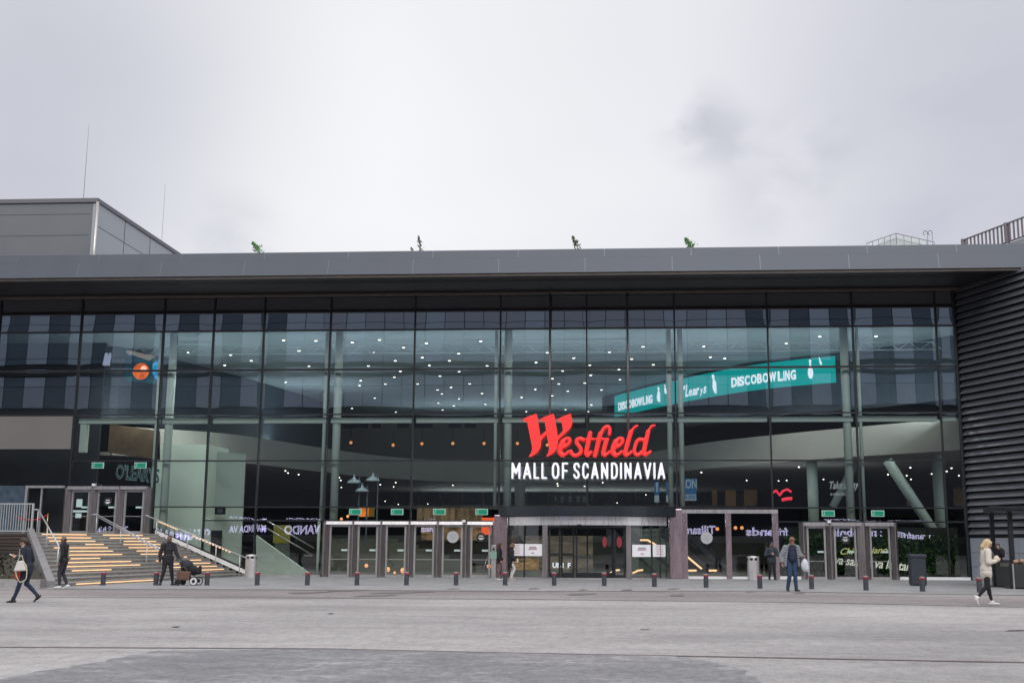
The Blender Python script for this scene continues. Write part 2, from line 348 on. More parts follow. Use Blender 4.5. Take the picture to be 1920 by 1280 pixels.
for cx, cy, w, h in ((1000, 1104, 11, 1.5), (585, 1111, 42, 1.6), (650, 1107, 38, 1.3), (755, 1111, 60, 1.6), (700, 1117, 50, 1.2), (850, 1104, 14, 1), (1090, 1114, 32, 1.6), (1092, 1106, 10, 1.4), (1175, 1106, 12, 2), (1262, 1104, 14, 1.6), (1270, 1116, 16, 2), (1405, 1109, 12, 1.4), (1500, 1112, 14, 1), (1905, 1182, 30, 1.2), (620, 1150, 9, .8), (1210, 1180, 12, .8), (330, 1175, 10, .8)):
    pts = []
    for k in range(18):
        a = 2 * math.pi * k / 18; r = random.uniform(.55, 1.1); pts.append((cx + w * r * math.cos(a) , cy - 0.03 * w * r * math.cos(a) + h * r * math.sin(a)))
    sheet('ground_stain', gl(*pts), .0155, M_stain)
for o in [o for o in bpy.data.objects if o.name.startswith('ground_stain')]:
    o.name = 'ground_stain'

# ------------------------------------------------------------------ the mall: facade
mall = thing('mall_building', 'long glass fronted shopping mall with grey metal roof edge', 'shopping mall', (0, 0, 0))
ZL = [13.94, 12.23, 10.22, 7.96, 5.65, 3.37]; ZD = 2.68
XR = 16.73
XC = [-36.0, -31.6, -27.27, -22.93, -20.32, -17.71, -14.29, -9.97, -5.64, -1.32, 3.04, 7.62, 11.78, 15.82, XR]
def base_z(x): return 2.05 if x < -22.5 else 0.05
def pane(x0, x1, z0, z1, m, nx=14, nz=10, name='window', amp=None):
    amp = random.uniform(.0010, .0021) if amp is None else amp
    tx, tz = random.uniform(-.0004, .0004), random.uniform(-.0003, .0003); ph = random.uniform(-.3, .3)
    v = []; W_, H_ = x1 - x0, z1 - z0
    for j in range(nz + 1):
        for i in range(nx + 1):
            # finer rows near the frame, where a sealed pane bends most
            u = .5 - .5 * math.cos(math.pi * i / nx); w = .5 - .5 * math.cos(math.pi * j / nz)
            d = amp * (math.sin(math.pi * u) ** .5 if 0 < u < 1 else 0) * (math.sin(math.pi * w) ** .5 if 0 < w < 1 else 0)
            d += amp * .12 * math.sin(5 * u + ph * 9) * math.sin(math.pi * w)
            v.append((x0 + W_ * u, -d + tx * W_ * (u - .5) + tz * H_ * (w - .5), z0 + H_ * w))
    f = [(j * (nx + 1) + i, j * (nx + 1) + i + 1, (j + 1) * (nx + 1) + i + 1, (j + 1) * (nx + 1) + i) for j in range(nz) for i in range(nx)]
    mb = MB(); mb.add(v, f); return mb.build(name, m, mall, smooth=True)
g = .035
for a, b_ in zip(XC[:-1], XC[1:]):
    for r in range(5):
        z1, z0 = ZL[r], ZL[r + 1]
        if b_ < -27 and r >= 3: continue
        pane(a + g, b_ - g, z0 + g, z1 - g, M_spandrel if r == 0 else M_glass)
# left end: grey band and dark glass below it
MB().box(-44, -27.35, -.05, .10, 6.25, 7.93).build('grey_panel_band', pm('satin_grey_panel', (.17, .16, .155), .5, .2, var=.06, vscale=.4), mall)
pane(-40, -27.35, 4.45, 6.2, M_glass)
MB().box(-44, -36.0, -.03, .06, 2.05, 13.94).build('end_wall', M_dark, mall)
def mull(x, z0, z1, w=.06, y0=-.10, y1=.10, name='mullion', m=M_black): return MB().box(x - w / 2, x + w / 2, y0, y1, z0, z1).build(name, m, mall)
for x in XC[2:-1]: mull(x, base_z(x - .5) if x > -22 or x < -23 else 2.05, 13.94, .07)
mull(XR - .03, 0, 13.94, .08); mull(-31.6, 7.96, 13.94, .07)
for z, w in ((12.23, .07), (10.22, .09), (7.96, .06)):
    MB().box(-44, XR, -.085, .085, z - w / 2, z + w / 2).build('transom', M_black, mall)
for z, x0 in ((5.65, -27.2), (3.37, -22.9)):
    MB().box(x0, XR, -.085, .085, z - .03, z + .03).build('transom', M_black, mall)
MB().box(-20.3, -5.9, -.086, .086, ZD + .0, ZD + .06).build('transom', M_black, mall)
MB().box(7.7, XR, -.086, .086, ZD + .0, ZD + .06).build('transom', M_black, mall)
# bronze drip ledge under the soffit and roof edge
MB().box(-60, XR + .6, -.28, .12, 13.95, 14.07).build('drip_ledge', M_trim, mall)
MB().box(-60, 24, -4.0, 2, 14.10, 14.35).build('soffit', M_soffit, mall)
MB().box(-60, 24, -4.25, -4.0, 13.98, 14.10).build('edge_trim', M_trim, mall)
mb = MB()
mb.add([(-60, -4.35, 14.08), (24, -4.35, 14.08), (24, -4.18, 14.82), (-60, -4.18, 14.82), (24, -4.12, 14.84), (-60, -4.12, 14.84), (24, -4.02, 15.28), (-60, -4.02, 15.28), (24, 2, 15.28), (-60, 2, 15.28), (24, 2, 14.08), (-60, 2, 14.08)],
       [(0, 1, 2, 3), (3, 2, 4, 5), (5, 4, 6, 7), (7, 6, 8, 9), (9, 8, 10, 11), (1, 10, 8, 6, 4, 2), (0, 3, 5, 7, 9, 11)])
fas = mb.build('roof_fascia', M_fascia, mall)
M_seam = pm('seam_pale_grey', (.14, .165, .20), .4, .3)  # paler blue grey than the cladding panels
for k in range(21):
    x = -58 + 4.05 * k
    MB().add([(x, -4.356, 14.10), (x + .02, -4.356, 14.10), (x + .02, -4.186, 14.82), (x, -4.186, 14.82)], [(0, 1, 2, 3)]).build('panel_seam', M_seam, fas)
    MB().add([(x + .9, -4.128, 14.85), (x + .92, -4.128, 14.85), (x + .92, -4.028, 15.27), (x + .9, -4.028, 15.27)], [(0, 1, 2, 3)]).build('panel_seam', M_seam, fas)
MB().box(-60, 40, 2.0, 52, 15.0, 15.15).build('roof_deck', pm('roof_membrane', (.12, .12, .13), .8, var=.1), mall)
# sill at the foot of the glass
MB().box(-20.3, -14.35, -.16, .12, 0.0, .10).build('plinth', M_steel, mall)
MB().box(13.45, XR, -.16, .12, 0.0, .14).build('plinth', M_white, mall)
MB().box(7.75, 8.85, -.16, .12, 0.0, .14).build('plinth', M_white, mall)
# low panes (not behind doors)
for a, b_ in ((-22.93, -20.32), (-20.32, -17.71), (-17.71, -14.29)):
    pane(a + g, b_ - g, ZD + .06 if a > -22 else .10, 3.34, M_lowglass)
    if a > -22: pane(a + g, b_ - g, .10, ZD, M_lowglass)
for a, b_ in ((-14.29, -9.97), (-9.97, -5.9)): pane(a + g, b_ - g, ZD + .06, 3.34, M_lowglass)
pane(7.72, 8.9, .14, 3.34, M_lowglass)
for a, b_ in ((7.72, 11.78), (11.78, 15.82), (15.82, XR)): pane(a + g, b_ - g, ZD + .06 if a < 13 else 2.74, 3.34, M_lowglass) if a > 7.8 else pane(8.95, b_ - g, 2.74, 3.34, M_lowglass)
pane(13.45, 15.79, .14, 2.68, M_lowglass); pane(15.85, XR - .03, .14, 2.68, M_lowglass)
# external sign posts in front of the glass
for x in (-3.14, .71): MB().tube((x, -.34, 5.3), (x, -.34, 13.95), .055).build('sign_post', pm('grey_post', (.17, .165, .17), .4, .6, var=.1), mall, smooth=True)

# columns and beams just behind the glass
def pipe(x, y, z0, z1, r, name='column'): return MB().tube((x, y, z0), (x, y, z1), r, n=20).build(name, M_col, mall, smooth=True)
for x, s in ((-22.93, 1), (-14.29, 1), (-5.64, 1), (3.04, 0), (11.78, -1)):
    zb = 2.72 if x == -14.29 else (.1 if x < -20 else 3.4)
    if s == 1: pipe(x - .24, .35, zb, 12.2, .085); pipe(x + .36, .5, zb, 12.2, .20)
    elif s == 0: pipe(x - .28, .4, 3.4, 12.2, .13); pipe(x + .28, .4, 3.4, 12.2, .13)
    else: pipe(x - .36, .5, 2.7, 12.2, .20); pipe(x + .26, .35, 2.7, 12.2, .085)
pipe(-14.6, .32, .1, 2.7, .07)
for a, b_ in zip(XC[2:-1], XC[3:]):
    MB().box(a + .1, b_ - .1, .25, .5, 7.55, 7.82).build('beam', M_col, mall, bevel=.02)
MB().box(-27.1, -26.75, .3, .6, 6.1, 7.55).build('beam_return', M_col, mall, bevel=.02)
# lattice truss under the atrium ceiling
mb = MB()
for z in (11.55, 11.95): mb.tube((-26, 3.0, z), (16.5, 3.0, z), .028, n=6)
x = -26
while x < 16.4: mb.tube((x, 3.0, 11.55), (x + .55, 3.0, 11.95), .022, n=5); mb.tube((x + .55, 3.0, 11.95), (x + 1.1, 3.0, 11.55), .022, n=5); x += 1.1
mb.build('ceiling_truss', pm('truss_grey_green', (.36, .44, .44), .5), mall)

# ------------------------------------------------------------------ the mall: inside
MB().box(-44, 30, .15, 52, 12.26, 12.5).build('atrium_ceiling', M_ceil, mall)
MB().box(-20, 30, .2, 25, -.3, .02).build('ground_floor', M_floor, mall)
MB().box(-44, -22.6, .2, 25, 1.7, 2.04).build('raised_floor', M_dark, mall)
MB().box(-44, 30, 25, 60, .3, 2.2).build('raised_floor', M_olive, mall)
MB().box(-44, 30, 24.9, 24.98, 1.75, 2.2).build('floor_edge', pm('edge_grey', (.22, .23, .2), .6), mall)
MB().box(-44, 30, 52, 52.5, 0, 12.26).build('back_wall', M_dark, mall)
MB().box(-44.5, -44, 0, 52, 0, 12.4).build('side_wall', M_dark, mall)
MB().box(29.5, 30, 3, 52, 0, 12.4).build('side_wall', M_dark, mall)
# upper storey rear wall, pale with a row of dark openings
wl = MB().box(-26, 6, 46.0, 46.4, 8.9, 12.25).build('rear_wall', M_cream, mall)
for px0, px1 in ((640, 690), (698, 714), (746, 767), (777, 811), (842, 864), (871, 892), (1070, 1100)):
    a, b_ = F(px0, 791, 45.9), F(px1, 802, 45.9)
    MB().box(a.x, b_.x, 45.85, 45.98, b_.z, a.z).build('dark_opening', M_darkblue, wl)
# shop window band on the middle storey
mb = MB(); MB().box(-26, 12, 50, 50.4, 4.75, 5.15).build('shop_sill', M_cream, mall)
for k in range(16):
    x = -22 + 2.0 * k; MB().box(x, x + 1.85, 49.9, 50.2, 5.2, 6.9).build('shop_window', M_darkblue, mall)
MB().box(-26, 12, 50.05, 50.35, 5.15, 6.24).build('shop_wall', M_cream, mall)
for k in range(16):
    x = -22 + 2.0 * k; MB().box(x + .9, x + .94, 49.86, 49.9, 5.2, 6.2).build('window_mullion', M_black, mall)
# curved balcony: follows traced edge of the gallery opening at parapet height
def smoothpath(pts, n=6):
    o = []
    for i in range(len(pts) - 1):
        p0 = pts[max(i - 1, 0)]; p1 = pts[i]; p2 = pts[i + 1]; p3 = pts[min(i + 2, len(pts) - 1)]
        for k in range(n):
            t = k / n; o.append(0.5 * ((2 * p1) + (p2 - p0) * t + (2 * p0 - 5 * p1 + 4 * p2 - p3) * t * t + (3 * p1 - p0 - 3 * p2 + p3) * t ** 3))
    o.append(pts[-1]); return o
def ribbon(path, z0, z1, th, name, m, parent=mall):
    mb = MB(); n = len(path); v = []
    for i, p in enumerate(path):
        d = (path[min(i + 1, n - 1)] - path[max(i - 1, 0)]); d.z = 0; d.normalize(); nn = Vector((-d.y, d.x, 0))
        for z in (z0, z1):
            v += [Vector((p.x, p.y, z)), Vector((p.x, p.y, z)) + nn * th]
    f = []
    for i in range(n - 1):
        a, b_ = 4 * i, 4 * (i + 1)
        f += [(a, b_, b_ + 2, a + 2), (a + 1, a + 3, b_ + 3, b_ + 1), (a + 2, b_ + 2, b_ + 3, a + 3), (a, a + 1, b_ + 1, b_)]
    f += [(0, 2, 3, 1), (4 * n - 4, 4 * n - 3, 4 * n - 1, 4 * n - 2)]
    return mb.add(v, f).build(name, m, parent, smooth=False)
bp = [Vector(p) for p in ((-27, 4, 0), (-23, 7.5, 0), (-21.3, 11, 0), (-19.5, 17.5, 0), (-17, 25, 0), (-13.5, 29.5, 0), (-9, 31.4, 0), (-4, 31.4, 0), (0.5, 28.0, 0), (3.5, 20, 0), (6, 14.5, 0), (9.2, 10, 0), (13, 5.5, 0), (17.3, 1.0, 0))]
bpath = smoothpath(bp)
ribbon(bpath, 6.25, 7.82, .3, 'gallery_parapet', M_cream)
mb = MB(); poly = [(p.x, p.y + .3) for p in bpath] + [(30, 1.0), (30, 51.9), (-43.9, 51.9), (-43.9, 4)]
mb.prism(poly, 6.26, 6.45); mb.build('gallery_floor', pm('gallery_soffit', (.42, .40, .38), .7, var=.1), mall)
# olearys band: curved dark gallery front with teal screen
sp = smoothpath([G(x, y, 12.1) for x, y in ((1152, 742), (1176.7, 735), (1273, 711), (1360, 692.5), (1447, 678.6), (1565, 666.5))], 8)
dk = [Vector((p.x, p.y + .12, 0)) for p in sp]
ext = [dk[0] + Vector((-.9, 2.0, 0)), dk[0] + Vector((-.5, .7, 0))] + dk + [dk[-1] + Vector((2.5, -2.2, 0)), Vector((17.5, 2.8, 0))]
ribbon(ext, 9.0, 12.24, .3, 'upper_gallery_front', pm('gallery_front_dark', (.05, .065, .085), .5, var=.2), mall)
scr = thing('led_screen', 'long curved teal screen advertising disco bowling behind the glass', 'screen', tuple(Vector((sp[0].x, sp[0].y, 10.55))))
ribbon([Vector((p.x, p.y, 0)) for p in sp], 10.58, 12.08, .06, 'screen_face', pm('teal_screen', (.0, .25, .25), .5, emit=.42, ec=(.0, .62, .60)), scr)
M_scrw = pm('screen_white', (.8, .8, .85), .5, emit=.9, ec=(.85, .85, .95))
def onpath(name, s, px0, px1, zc, h, bold=.03, shear=0.0, parent=scr):
    def near(px):
        best = None
        for i in range(len(sp) - 1):
            for k in range(10):
                p = sp[i].lerp(sp[i + 1], k / 10); q = F(px, 700, p.y)
                e = abs(q.x - p.x)
                if best is None or e < best[0]: best = (e, p)
        return best[1]
    if s == 'I': s_parts = [s]
    else: s_parts = list(s)
    wts = [dict(I=.28, l=.45, W=1.35, O=1.1, G=1.1, D=1.05).get(ch, .5 if ch == "'" else .95) for ch in s_parts]; tot = sum(wts); acc = 0; last = None
    for ch, w in zip(s_parts, wts):
        a, b_ = near(px0 + (px1 - px0) * acc / tot), near(px0 + (px1 - px0) * (acc + w * .88) / tot); acc += w
        d = Vector((b_.x - a.x, b_.y - a.y, 0)); 
        if d.length < .02: d = Vector((.05, -.02, 0))
        nn = Vector((d.y, -d.x, 0)).normalized()
        hh = h * (.55 if ch in 'earys' and s != 'I' else .3 if ch == "'" else 1); zo = 0 if ch not in "'y" else (h * .65 if ch == "'" else -h * .15)
        p0 = Vector((a.x, a.y, zc - h / 2 + zo)) + nn * .05
        last = text('advert_letter', ch, M_scrw, p0, d, Z3, d.length, hh, parent, .02, bold, shear)
    return last
onpath('advert_word', 'DISCOBOWLING', 1372, 1495, 11.22, .58, .04)
onpath('advert_word', 'DISCOBOWLING', 1160, 1225, 11.22, .58, .04)
onpath('advert_word', "O'Learys", 1274, 1326, 11.25, .78, .02, .25)
for px, zc, h, tl in ((1343, 11.32, 1.2, .18), (1238, 11.4, 1.0, .03), (1250, 11.65, .62, .12), (1523, 11.45, 1.1, 0), (1541, 11.85, .45, .25)):
    o = onpath('advert_pin_ref', 'I', px - 2, px + 2, zc, h); p = o.data.vertices[0].co + scr.location; bpy.data.objects.remove(o)
    c = Vector((p.x, p.y - .05, zc)); mbp = MB(); rot = Matrix.Rotation(-tl, 3, 'Y')
    prof = [(.01, -.5), (.10, -.47), (.16, -.3), (.17, -.15), (.12, .05), (.06, .2), (.055, .3), (.085, .4), (.07, .48), (.01, .5)]
    pts = [c + rot @ Vector((r * h * .8, 0, z * h)) for r, z in prof] + [c + rot @ Vector((-r * h * .8, 0, z * h)) for r, z in reversed(prof)]
    polyface('bowling_pin', pts, M_scrw, scr, .02)
lp = smoothpath([G(x, y, 12.1) for x, y in ((150, 650), (225, 655), (300, 672), (400, 696), (480, 718), (560, 742), (640, 768))], 5)
ribbon([Vector((p.x, p.y + .2, 0)) for p in lp], 8.2, 12.24, .3, 'upper_gallery_front', MATS['gallery_front_dark'], mall)
MB().box(-44, -27.4, 3.2, 3.4, 2.1, 12.24).build('added_dark_wall', M_dark, mall)  # dark wall added so the left bays read as unlit
# smaller screen with bowling ball at left
ls = thing('led_screen', 'dark screen with an orange bowling ball behind glass at the left end', 'screen', tuple(F(265, 690, 5)))
polyface('screen_face', [F(228, 653, 5), F(228, 712, 5), F(302, 720, 5), F(302, 672, 5)], pm('screen_teal_dark', (.015, .10, .11), .4, emit=.6, c2=(.01, .02, .05), vscale=1.3), ls, .1)
def disc(name, px, py, r, Y, m, parent, n=28, sx=1):
    c = F(px, py, Y); return polyface(name, [c + Vector((math.cos(2 * math.pi * k / n) * r * sx, 0, math.sin(2 * math.pi * k / n) * r)) for k in range(n)], m, parent, .03)
disc('ball_image', 264, 696, .46, 4.95, pm('ball_orange', (.9, .2, .05), .5, emit=.9, c2=(.45, .05, .02), vscale=2.2), ls)
disc('ball_shine', 269, 691, .16, 4.90, pm('ball_shine', (1, .6, .5), .5, emit=1.2, ec=(1, .5, .35)), ls)
polyface('bright_patch', [F(286, 682, 4.95), F(286, 700, 4.95), F(293, 712, 4.95), F(301, 705, 4.95), F(301, 672, 4.95)], pm('patch_cyan', (.05, .5, .6), .5, emit=.9, c2=(.02, .06, .4), vscale=3), ls, .03)
polyface('bright_patch', [F(236, 656, 4.95), F(238, 662, 4.95), F(280, 676, 4.95), F(290, 668, 4.95), F(262, 661, 4.95)], pm('patch_red', (.5, .1, .1), .5, emit=.7, c2=(.02, .3, .25), vscale=3), ls, .03)
wp = thing('neon_sign', 'small white bowling pin motif on dark panel behind the glass at left', 'sign', tuple(F(198, 670, 3)))
for dx in (0, 7):
    polyface('pin_shape', [F(192 + dx, 684, 3), F(198 + dx, 686, 3), F(203 + dx * .8, 668, 3), F(201 + dx, 661, 3), F(197 + dx, 662, 3)], pm('pin_glow', (.5, .55, .7), .5, emit=.35, ec=(.6, .65, .9)), wp, .02)
# lift shaft and mint wall, doors, small things
MB().box(F(288, 900, 3).x, F(388, 900, 3).x, 3.0, 6.2, .02, F(340, 833, 3).z).build('lift_shaft', M_mint, mall)
mb = MB(); mb.hexa([(-20.25, 1.2, .02), (-19.25, 2.6, .02), (-19.25, 2.8, .02), (-20.25, 1.4, .02)], [(-20.25, 1.2, 6.2), (-19.25, 2.6, 6.2), (-19.25, 2.8, 6.2), (-20.25, 1.4, 6.2)]); mb.build('interior_wall', M_mint, mall)
a, b_ = F(403, 994, 1.7), F(418, 1060, 1.7)
MB().box(a.x, b_.x, 1.15, 1.35, b_.z, a.z).build('interior_door', M_dark, mall)
# interior stair with pale side wall
a = F(480, 1003, 2.5); b_ = F(480, 1078, 2.5); c = F(577, 1078, 2.5)
polyface('stair_side', [a, b_, c, c + Vector((0, 0, .15))], M_mint, mall, .25)
mb = MB()
for dz in (0, .38): mb.tube(F(492, 985, 2.3) + Vector((0, 0, dz)), F(588, 1041, 2.3) + Vector((0, 0, dz)), .035)
mb.tube(F(588, 1041, 2.3), F(570, 1041, 2.3), .03); mb.build('stair_rail', M_steel, mall, smooth=True)
mb = MB()
for k in range(10): mb.box(-14.5 - .35 * k, -8.8 - .7 * k + 2, 9 + .5 * k, 9.5 + .5 * k, .02, .19 * (k + 1))
mb.build('interior_stair', M_olive, mall)
# escalators behind the revolving door and the right bay
for x, y in ((1.0, 9), (4.2, 9)):
    e = MB()
    for s in (0, 1.1): e.hexa([(x + s + 1.2, y, .1), (x + s + 1.3, y, .1), (x + s + 1.3, y + 1, .1), (x + s + 1.2, y + 1, .1)], [(x + s - 1.5, y + 5, 2.1), (x + s - 1.4, y + 5, 2.1), (x + s - 1.4, y + 6, 2.9), (x + s - 1.5, y + 6, 2.9)])
    e.build('escalator', M_dark, mall)
def glow(name, pts, r, Y): return MB().path([F(a, b_, Y) for a, b_ in pts], r).build(name, M_led, mall, smooth=True)
glow('escalator_light', [(1286, 1041), (1316, 1066)], .05, 6); glow('escalator_light', [(1290, 1069), (1306, 1069)], .05, 6); glow('escalator_light', [(1329, 1069), (1344, 1069)], .05, 6)
glow('escalator_light', [(1200, 1012), (1214, 1012), (1230, 1021)], .045, 6); glow('escalator_light', [(1144, 1074), (1152, 1069), (1162, 1068)], .045, 6); glow('escalator_light', [(1186, 1074), (1196, 1069), (1206, 1068)], .045, 6)
mb = MB()
for px in (1318, 1338):
    pts = [F(px - 24, 1010, 6.5), F(px - 2, 1035, 6.5), F(px + 5, 1046, 6.5), F(px + 7, 1056, 6.5), F(px + 2, 1068, 6.5), F(px - 6, 1072, 6.5)]
    mb.path(smoothpath(pts, 4), .05, 6)
mb.build('escalator_handrail', M_black, mall, smooth=True)
# V columns in the right part of the hall
def slope(pa, pb, Y, r): return MB().tube(F(*pa, Y), F(*pb, Y), r, n=18).build('slanted_column', pm('inner_column', (.50, .60, .55), .5), mall, smooth=True)
slope((1664, 863), (1752, 998), 4, .26); slope((1606, 863), (1562, 950), 9, .22)
a = F(1764, 1000, 5); MB().tube((a.x, 5, 2.0), (a.x, 5, 7.4), .26, n=20).build('column', MATS['inner_column'], mall, smooth=True)
a = F(1527, 1000, 9); MB().tube((a.x, 9, 2.0), (a.x, 9, 6.3), .30, n=20).build('column', MATS['inner_column'], mall, smooth=True)
a = F(975, 930, 30); MB().tube((a.x, 30, .0), (a.x, 30, 6.3), .4, n=20).build('column', M_cream, mall, smooth=True)
# shop zones of ground and middle storey, warm light put in as glow
def patch(name, px0, py0, px1, py1, Y, m, parent=mall):
    a, b_ = F(px0, py0, Y), F(px1, py1, Y); return MB().box(a.x, b_.x, Y, Y + .15, b_.z, a.z).build(name, m, parent)
M_wood = pm('glowing_timber_slats', (.42, .28, .15), .6, emit=.35, c2=(.02, .015, .01), vscale=1.3, stretch=(2.2, 1, .35))
M_shelf = pm('glowing_shop_shelves', (.50, .30, .14), .6, emit=.5, c2=(.01, .008, .006), vscale=1.6, stretch=(.8, 1, 2.2))
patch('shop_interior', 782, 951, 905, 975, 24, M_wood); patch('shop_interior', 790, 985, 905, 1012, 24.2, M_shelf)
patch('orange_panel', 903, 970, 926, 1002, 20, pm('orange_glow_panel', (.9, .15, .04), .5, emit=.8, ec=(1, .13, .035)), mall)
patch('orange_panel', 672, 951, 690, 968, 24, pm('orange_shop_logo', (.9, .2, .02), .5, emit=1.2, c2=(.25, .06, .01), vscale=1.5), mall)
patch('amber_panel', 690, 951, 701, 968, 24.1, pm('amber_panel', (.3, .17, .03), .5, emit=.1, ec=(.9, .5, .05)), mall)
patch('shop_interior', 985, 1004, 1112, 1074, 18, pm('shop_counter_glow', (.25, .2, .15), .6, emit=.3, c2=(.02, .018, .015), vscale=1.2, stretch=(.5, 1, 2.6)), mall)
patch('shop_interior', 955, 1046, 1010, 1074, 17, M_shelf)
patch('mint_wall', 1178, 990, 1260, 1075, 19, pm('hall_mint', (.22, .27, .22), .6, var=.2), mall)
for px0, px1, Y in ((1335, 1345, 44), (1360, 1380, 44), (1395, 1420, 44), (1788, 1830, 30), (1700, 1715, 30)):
    patch('warm_wall', px0, 915, px1, 948, Y, pm('glowing_warm_wall', (.20, .12, .06), .6, emit=.25, c2=(.015, .012, .01), vscale=.35), mall)
# kiosk globes and small lamps
def lamp_thing(px, py, Y, r, label, cat='lamp', m=M_warm, cord=None, group=None, name='pendant_lamp'):
    c = F(px, py, Y); t = thing(name, label, cat, tuple(c), 0, group)
    MB().ell(c, (r, r, r)).build('globe', m, t, smooth=True)
    if cord: MB().tube(c + Vector((0, 0, r)), c + Vector((0, 0, cord)), .015, n=5).build('cord', M_black, t)
    return t
lab = ['first warm pendant globe from the left above the dark restaurant gallery', 'second warm globe from left above restaurant gallery, larger glow', 'third warm globe from the left above restaurant gallery', 'fourth warm globe from left hanging above the restaurant gallery', 'fifth warm globe from left, just before the wide green column', 'sixth warm globe from left, left of the big red letter W', 'last warm globe on the right, behind the red letter W']
for (px, py), lb in zip(((658, 829.5), (737, 834), (791, 831.5), (849, 831), (907.5, 831), (970, 831), (1026, 834)), lab): lamp_thing(px, py, 36, .125, lb, cord=1.2, group='warm globes over the upper gallery')
lab = ['large warm kiosk lamp seen low through the third glass door', 'warm kiosk lamp low behind the third door near its right post', 'tiny warm lamp at the floor line of third glass door', 'yellow oval lamp beside the wayfinding post at left of revolving door', 'small white yellow lamps low in the second glass door']
for (px, py, r, mm), lb in zip(((727, 1067, .13, M_warm), (756, 1069, .15, M_warm), (740, 1073, .07, M_warm), (917, 1061, .12, pm('yellow_glow', (1, .6, .1), .5, emit=2.2, ec=(1, .6, .12))), (687, 1060, .1, pm('pale_glow', (1, .8, .4), .5, emit=1.5, ec=(1, .8, .35)))), lab): lamp_thing(px, py, 5, r, lb)
for (px, py), lb in zip(((621, 968), (640, 972.5), (652, 967.5)), ['flat warm lamp left of three near the first exit sign', 'round warm lamp in the middle of three below first exit sign', 'small warm lamp right of three beside the first exit sign']): lamp_thing(px, py, 12, .09, lb)
for (px, py), lb in zip(((1345, 991), (1379, 989), (1391, 989)), ['orange lamp left of three above right entrance bay counter', 'middle orange lamp above the right entrance bay counter', 'right orange lamp above counter in the right entrance bay']): lamp_thing(px, py, 22, .12, lb)
# round steel shades on poles reflected inside the hall
for i, (px, py, lb) in enumerate(((664, 903, 'pale dome lamp left of three near the wide green column'), (699, 899, 'pale dome lamp right of three behind the glass'), (679, 919, 'lowest of three pale dome lamps behind the glass'))):
    c = F(px, py, 9); t = thing('dome_lamp', lb, 'lamp', tuple(c))
    MB().lathe(c, [(.40, -.07), (.38, 0), (.28, .09), (.10, .17), (.05, .3), (.02, .42)], 20).build('shade', pm('pale_shade', (.35, .45, .50), .4, emit=.06, ec=(.7, .85, .9)), t, smooth=True)
    MB().tube(c + Vector((.28, .1, -3.2)), c + Vector((.28, .1, .3)), .05, n=8).build('pole', pm('pole_blue', (.10, .13, .17), .5), t)
# downlights
dl = [(207, 470), (449, 474), (722, 486), (926, 467), (1107, 525), (880, 562), (322, 549), (1045, 623), (842, 662), (397, 664), (1083, 702), (1037, 746), (222, 784), (525, 741), (785, 772), (776, 808), (970, 797), (611, 869), (891, 903), (720, 980), (1049, 1008), (1277, 493), (1685, 476), (1520, 570), (1247, 599), (1451, 623), (1300, 658), (1733, 661), (1800, 596), (1523, 705), (1379, 738), (1799, 736), (1212, 797), (1463, 823), (1361, 842), (1602, 796), (1394, 872), (1522, 908), (1695, 869), (1367, 940), (1482, 962), (1399, 993), (1720, 950), (1879, 779)]
pts = [(480 + a / 4, 520 + b_ / 4) for a, b_ in dl]
pts += [(880 + a / 4, 520 + b_ / 4) for a, b_ in ((500, 636), (584, 562), (783, 603), (903, 656), (1050, 558), (1302, 518), (1217, 610), (1380, 653), (1122, 689), (699, 700), (910, 732), (623, 757), (671, 797), (865, 790), (1130, 765), (495, 838), (738, 851), (990, 842), (622, 885), (391, 898), (915, 954), (427, 1004), (722, 990), (892, 1004), (1758, 516), (1807, 596), (1915, 606))]
pts += [(a / 4, 520 + b_ / 4) for a, b_ in ((1408, 561), (1729, 580), (1884, 623), (1684, 657))] + [(1440 + a / 4, 520 + b_ / 4) for a, b_ in ((137, 493), (388, 442), (810, 440))]
proto = None
for i, (px, py) in enumerate(pts):
    if py < 628: py = 629
    c = G(px, py, 12.2); 
    if c.y > 50 or c.y < .6: continue
    if proto is None:
        proto = thing('downlight', 'small round white downlight set in the pale atrium ceiling', 'ceiling light', (0, 0, 0), 0, 'downlights in the atrium ceiling')
        MB().lathe((0, 0, 0), [(.10, -.02), (.115, 0), (.115, .05)], 16).build('rim', M_steel, proto, local=True)
        MB().lathe((0, 0, 0), [(.072, -.035), (.072, -.021)], 16).build('diffuser', M_lamp, proto, local=True)
        t = proto
    else: t = copy_tree(proto)
    t.location = c + Vector((0, 0, .01))
# small spots below the gallery soffit
mb_lab = 'tiny white spot lamp under the dark gallery ceiling'
for px, py in ((535, 882), (540, 886), (560, 889), (636, 895), (639, 900), (640, 913), (633, 925), (713, 908), (742, 904), (738, 912), (849, 909), (722, 939), (747, 945), (802, 944), (1045, 906), (1046, 910), (1096, 911), (1130, 904), (1211, 927), (1157, 942), (1315, 885), (1400, 900), (1460, 901), (1475, 900), (1498, 875), (1544, 898), (1665, 889), (1707, 876), (1700, 891), (1708, 898), (1747, 888), (1784, 877), (1775, 883), (1798, 891)):
    c = G(px, py, 6.24)
    if c.y > 49 or c.y < .8: c = F(px, py, 44)
    o = MB().lathe((0, 0, 0), [(.04, -.04), (.05, 0), (.035, .02)], 12).build('spot_lamp', pm('spot_glow', (1, .95, .85), .5, emit=4, ec=(1, .92, .8))); o.location = c
    tag(o, mb_lab, 'spot lamp', 'spot lamps under the gallery')
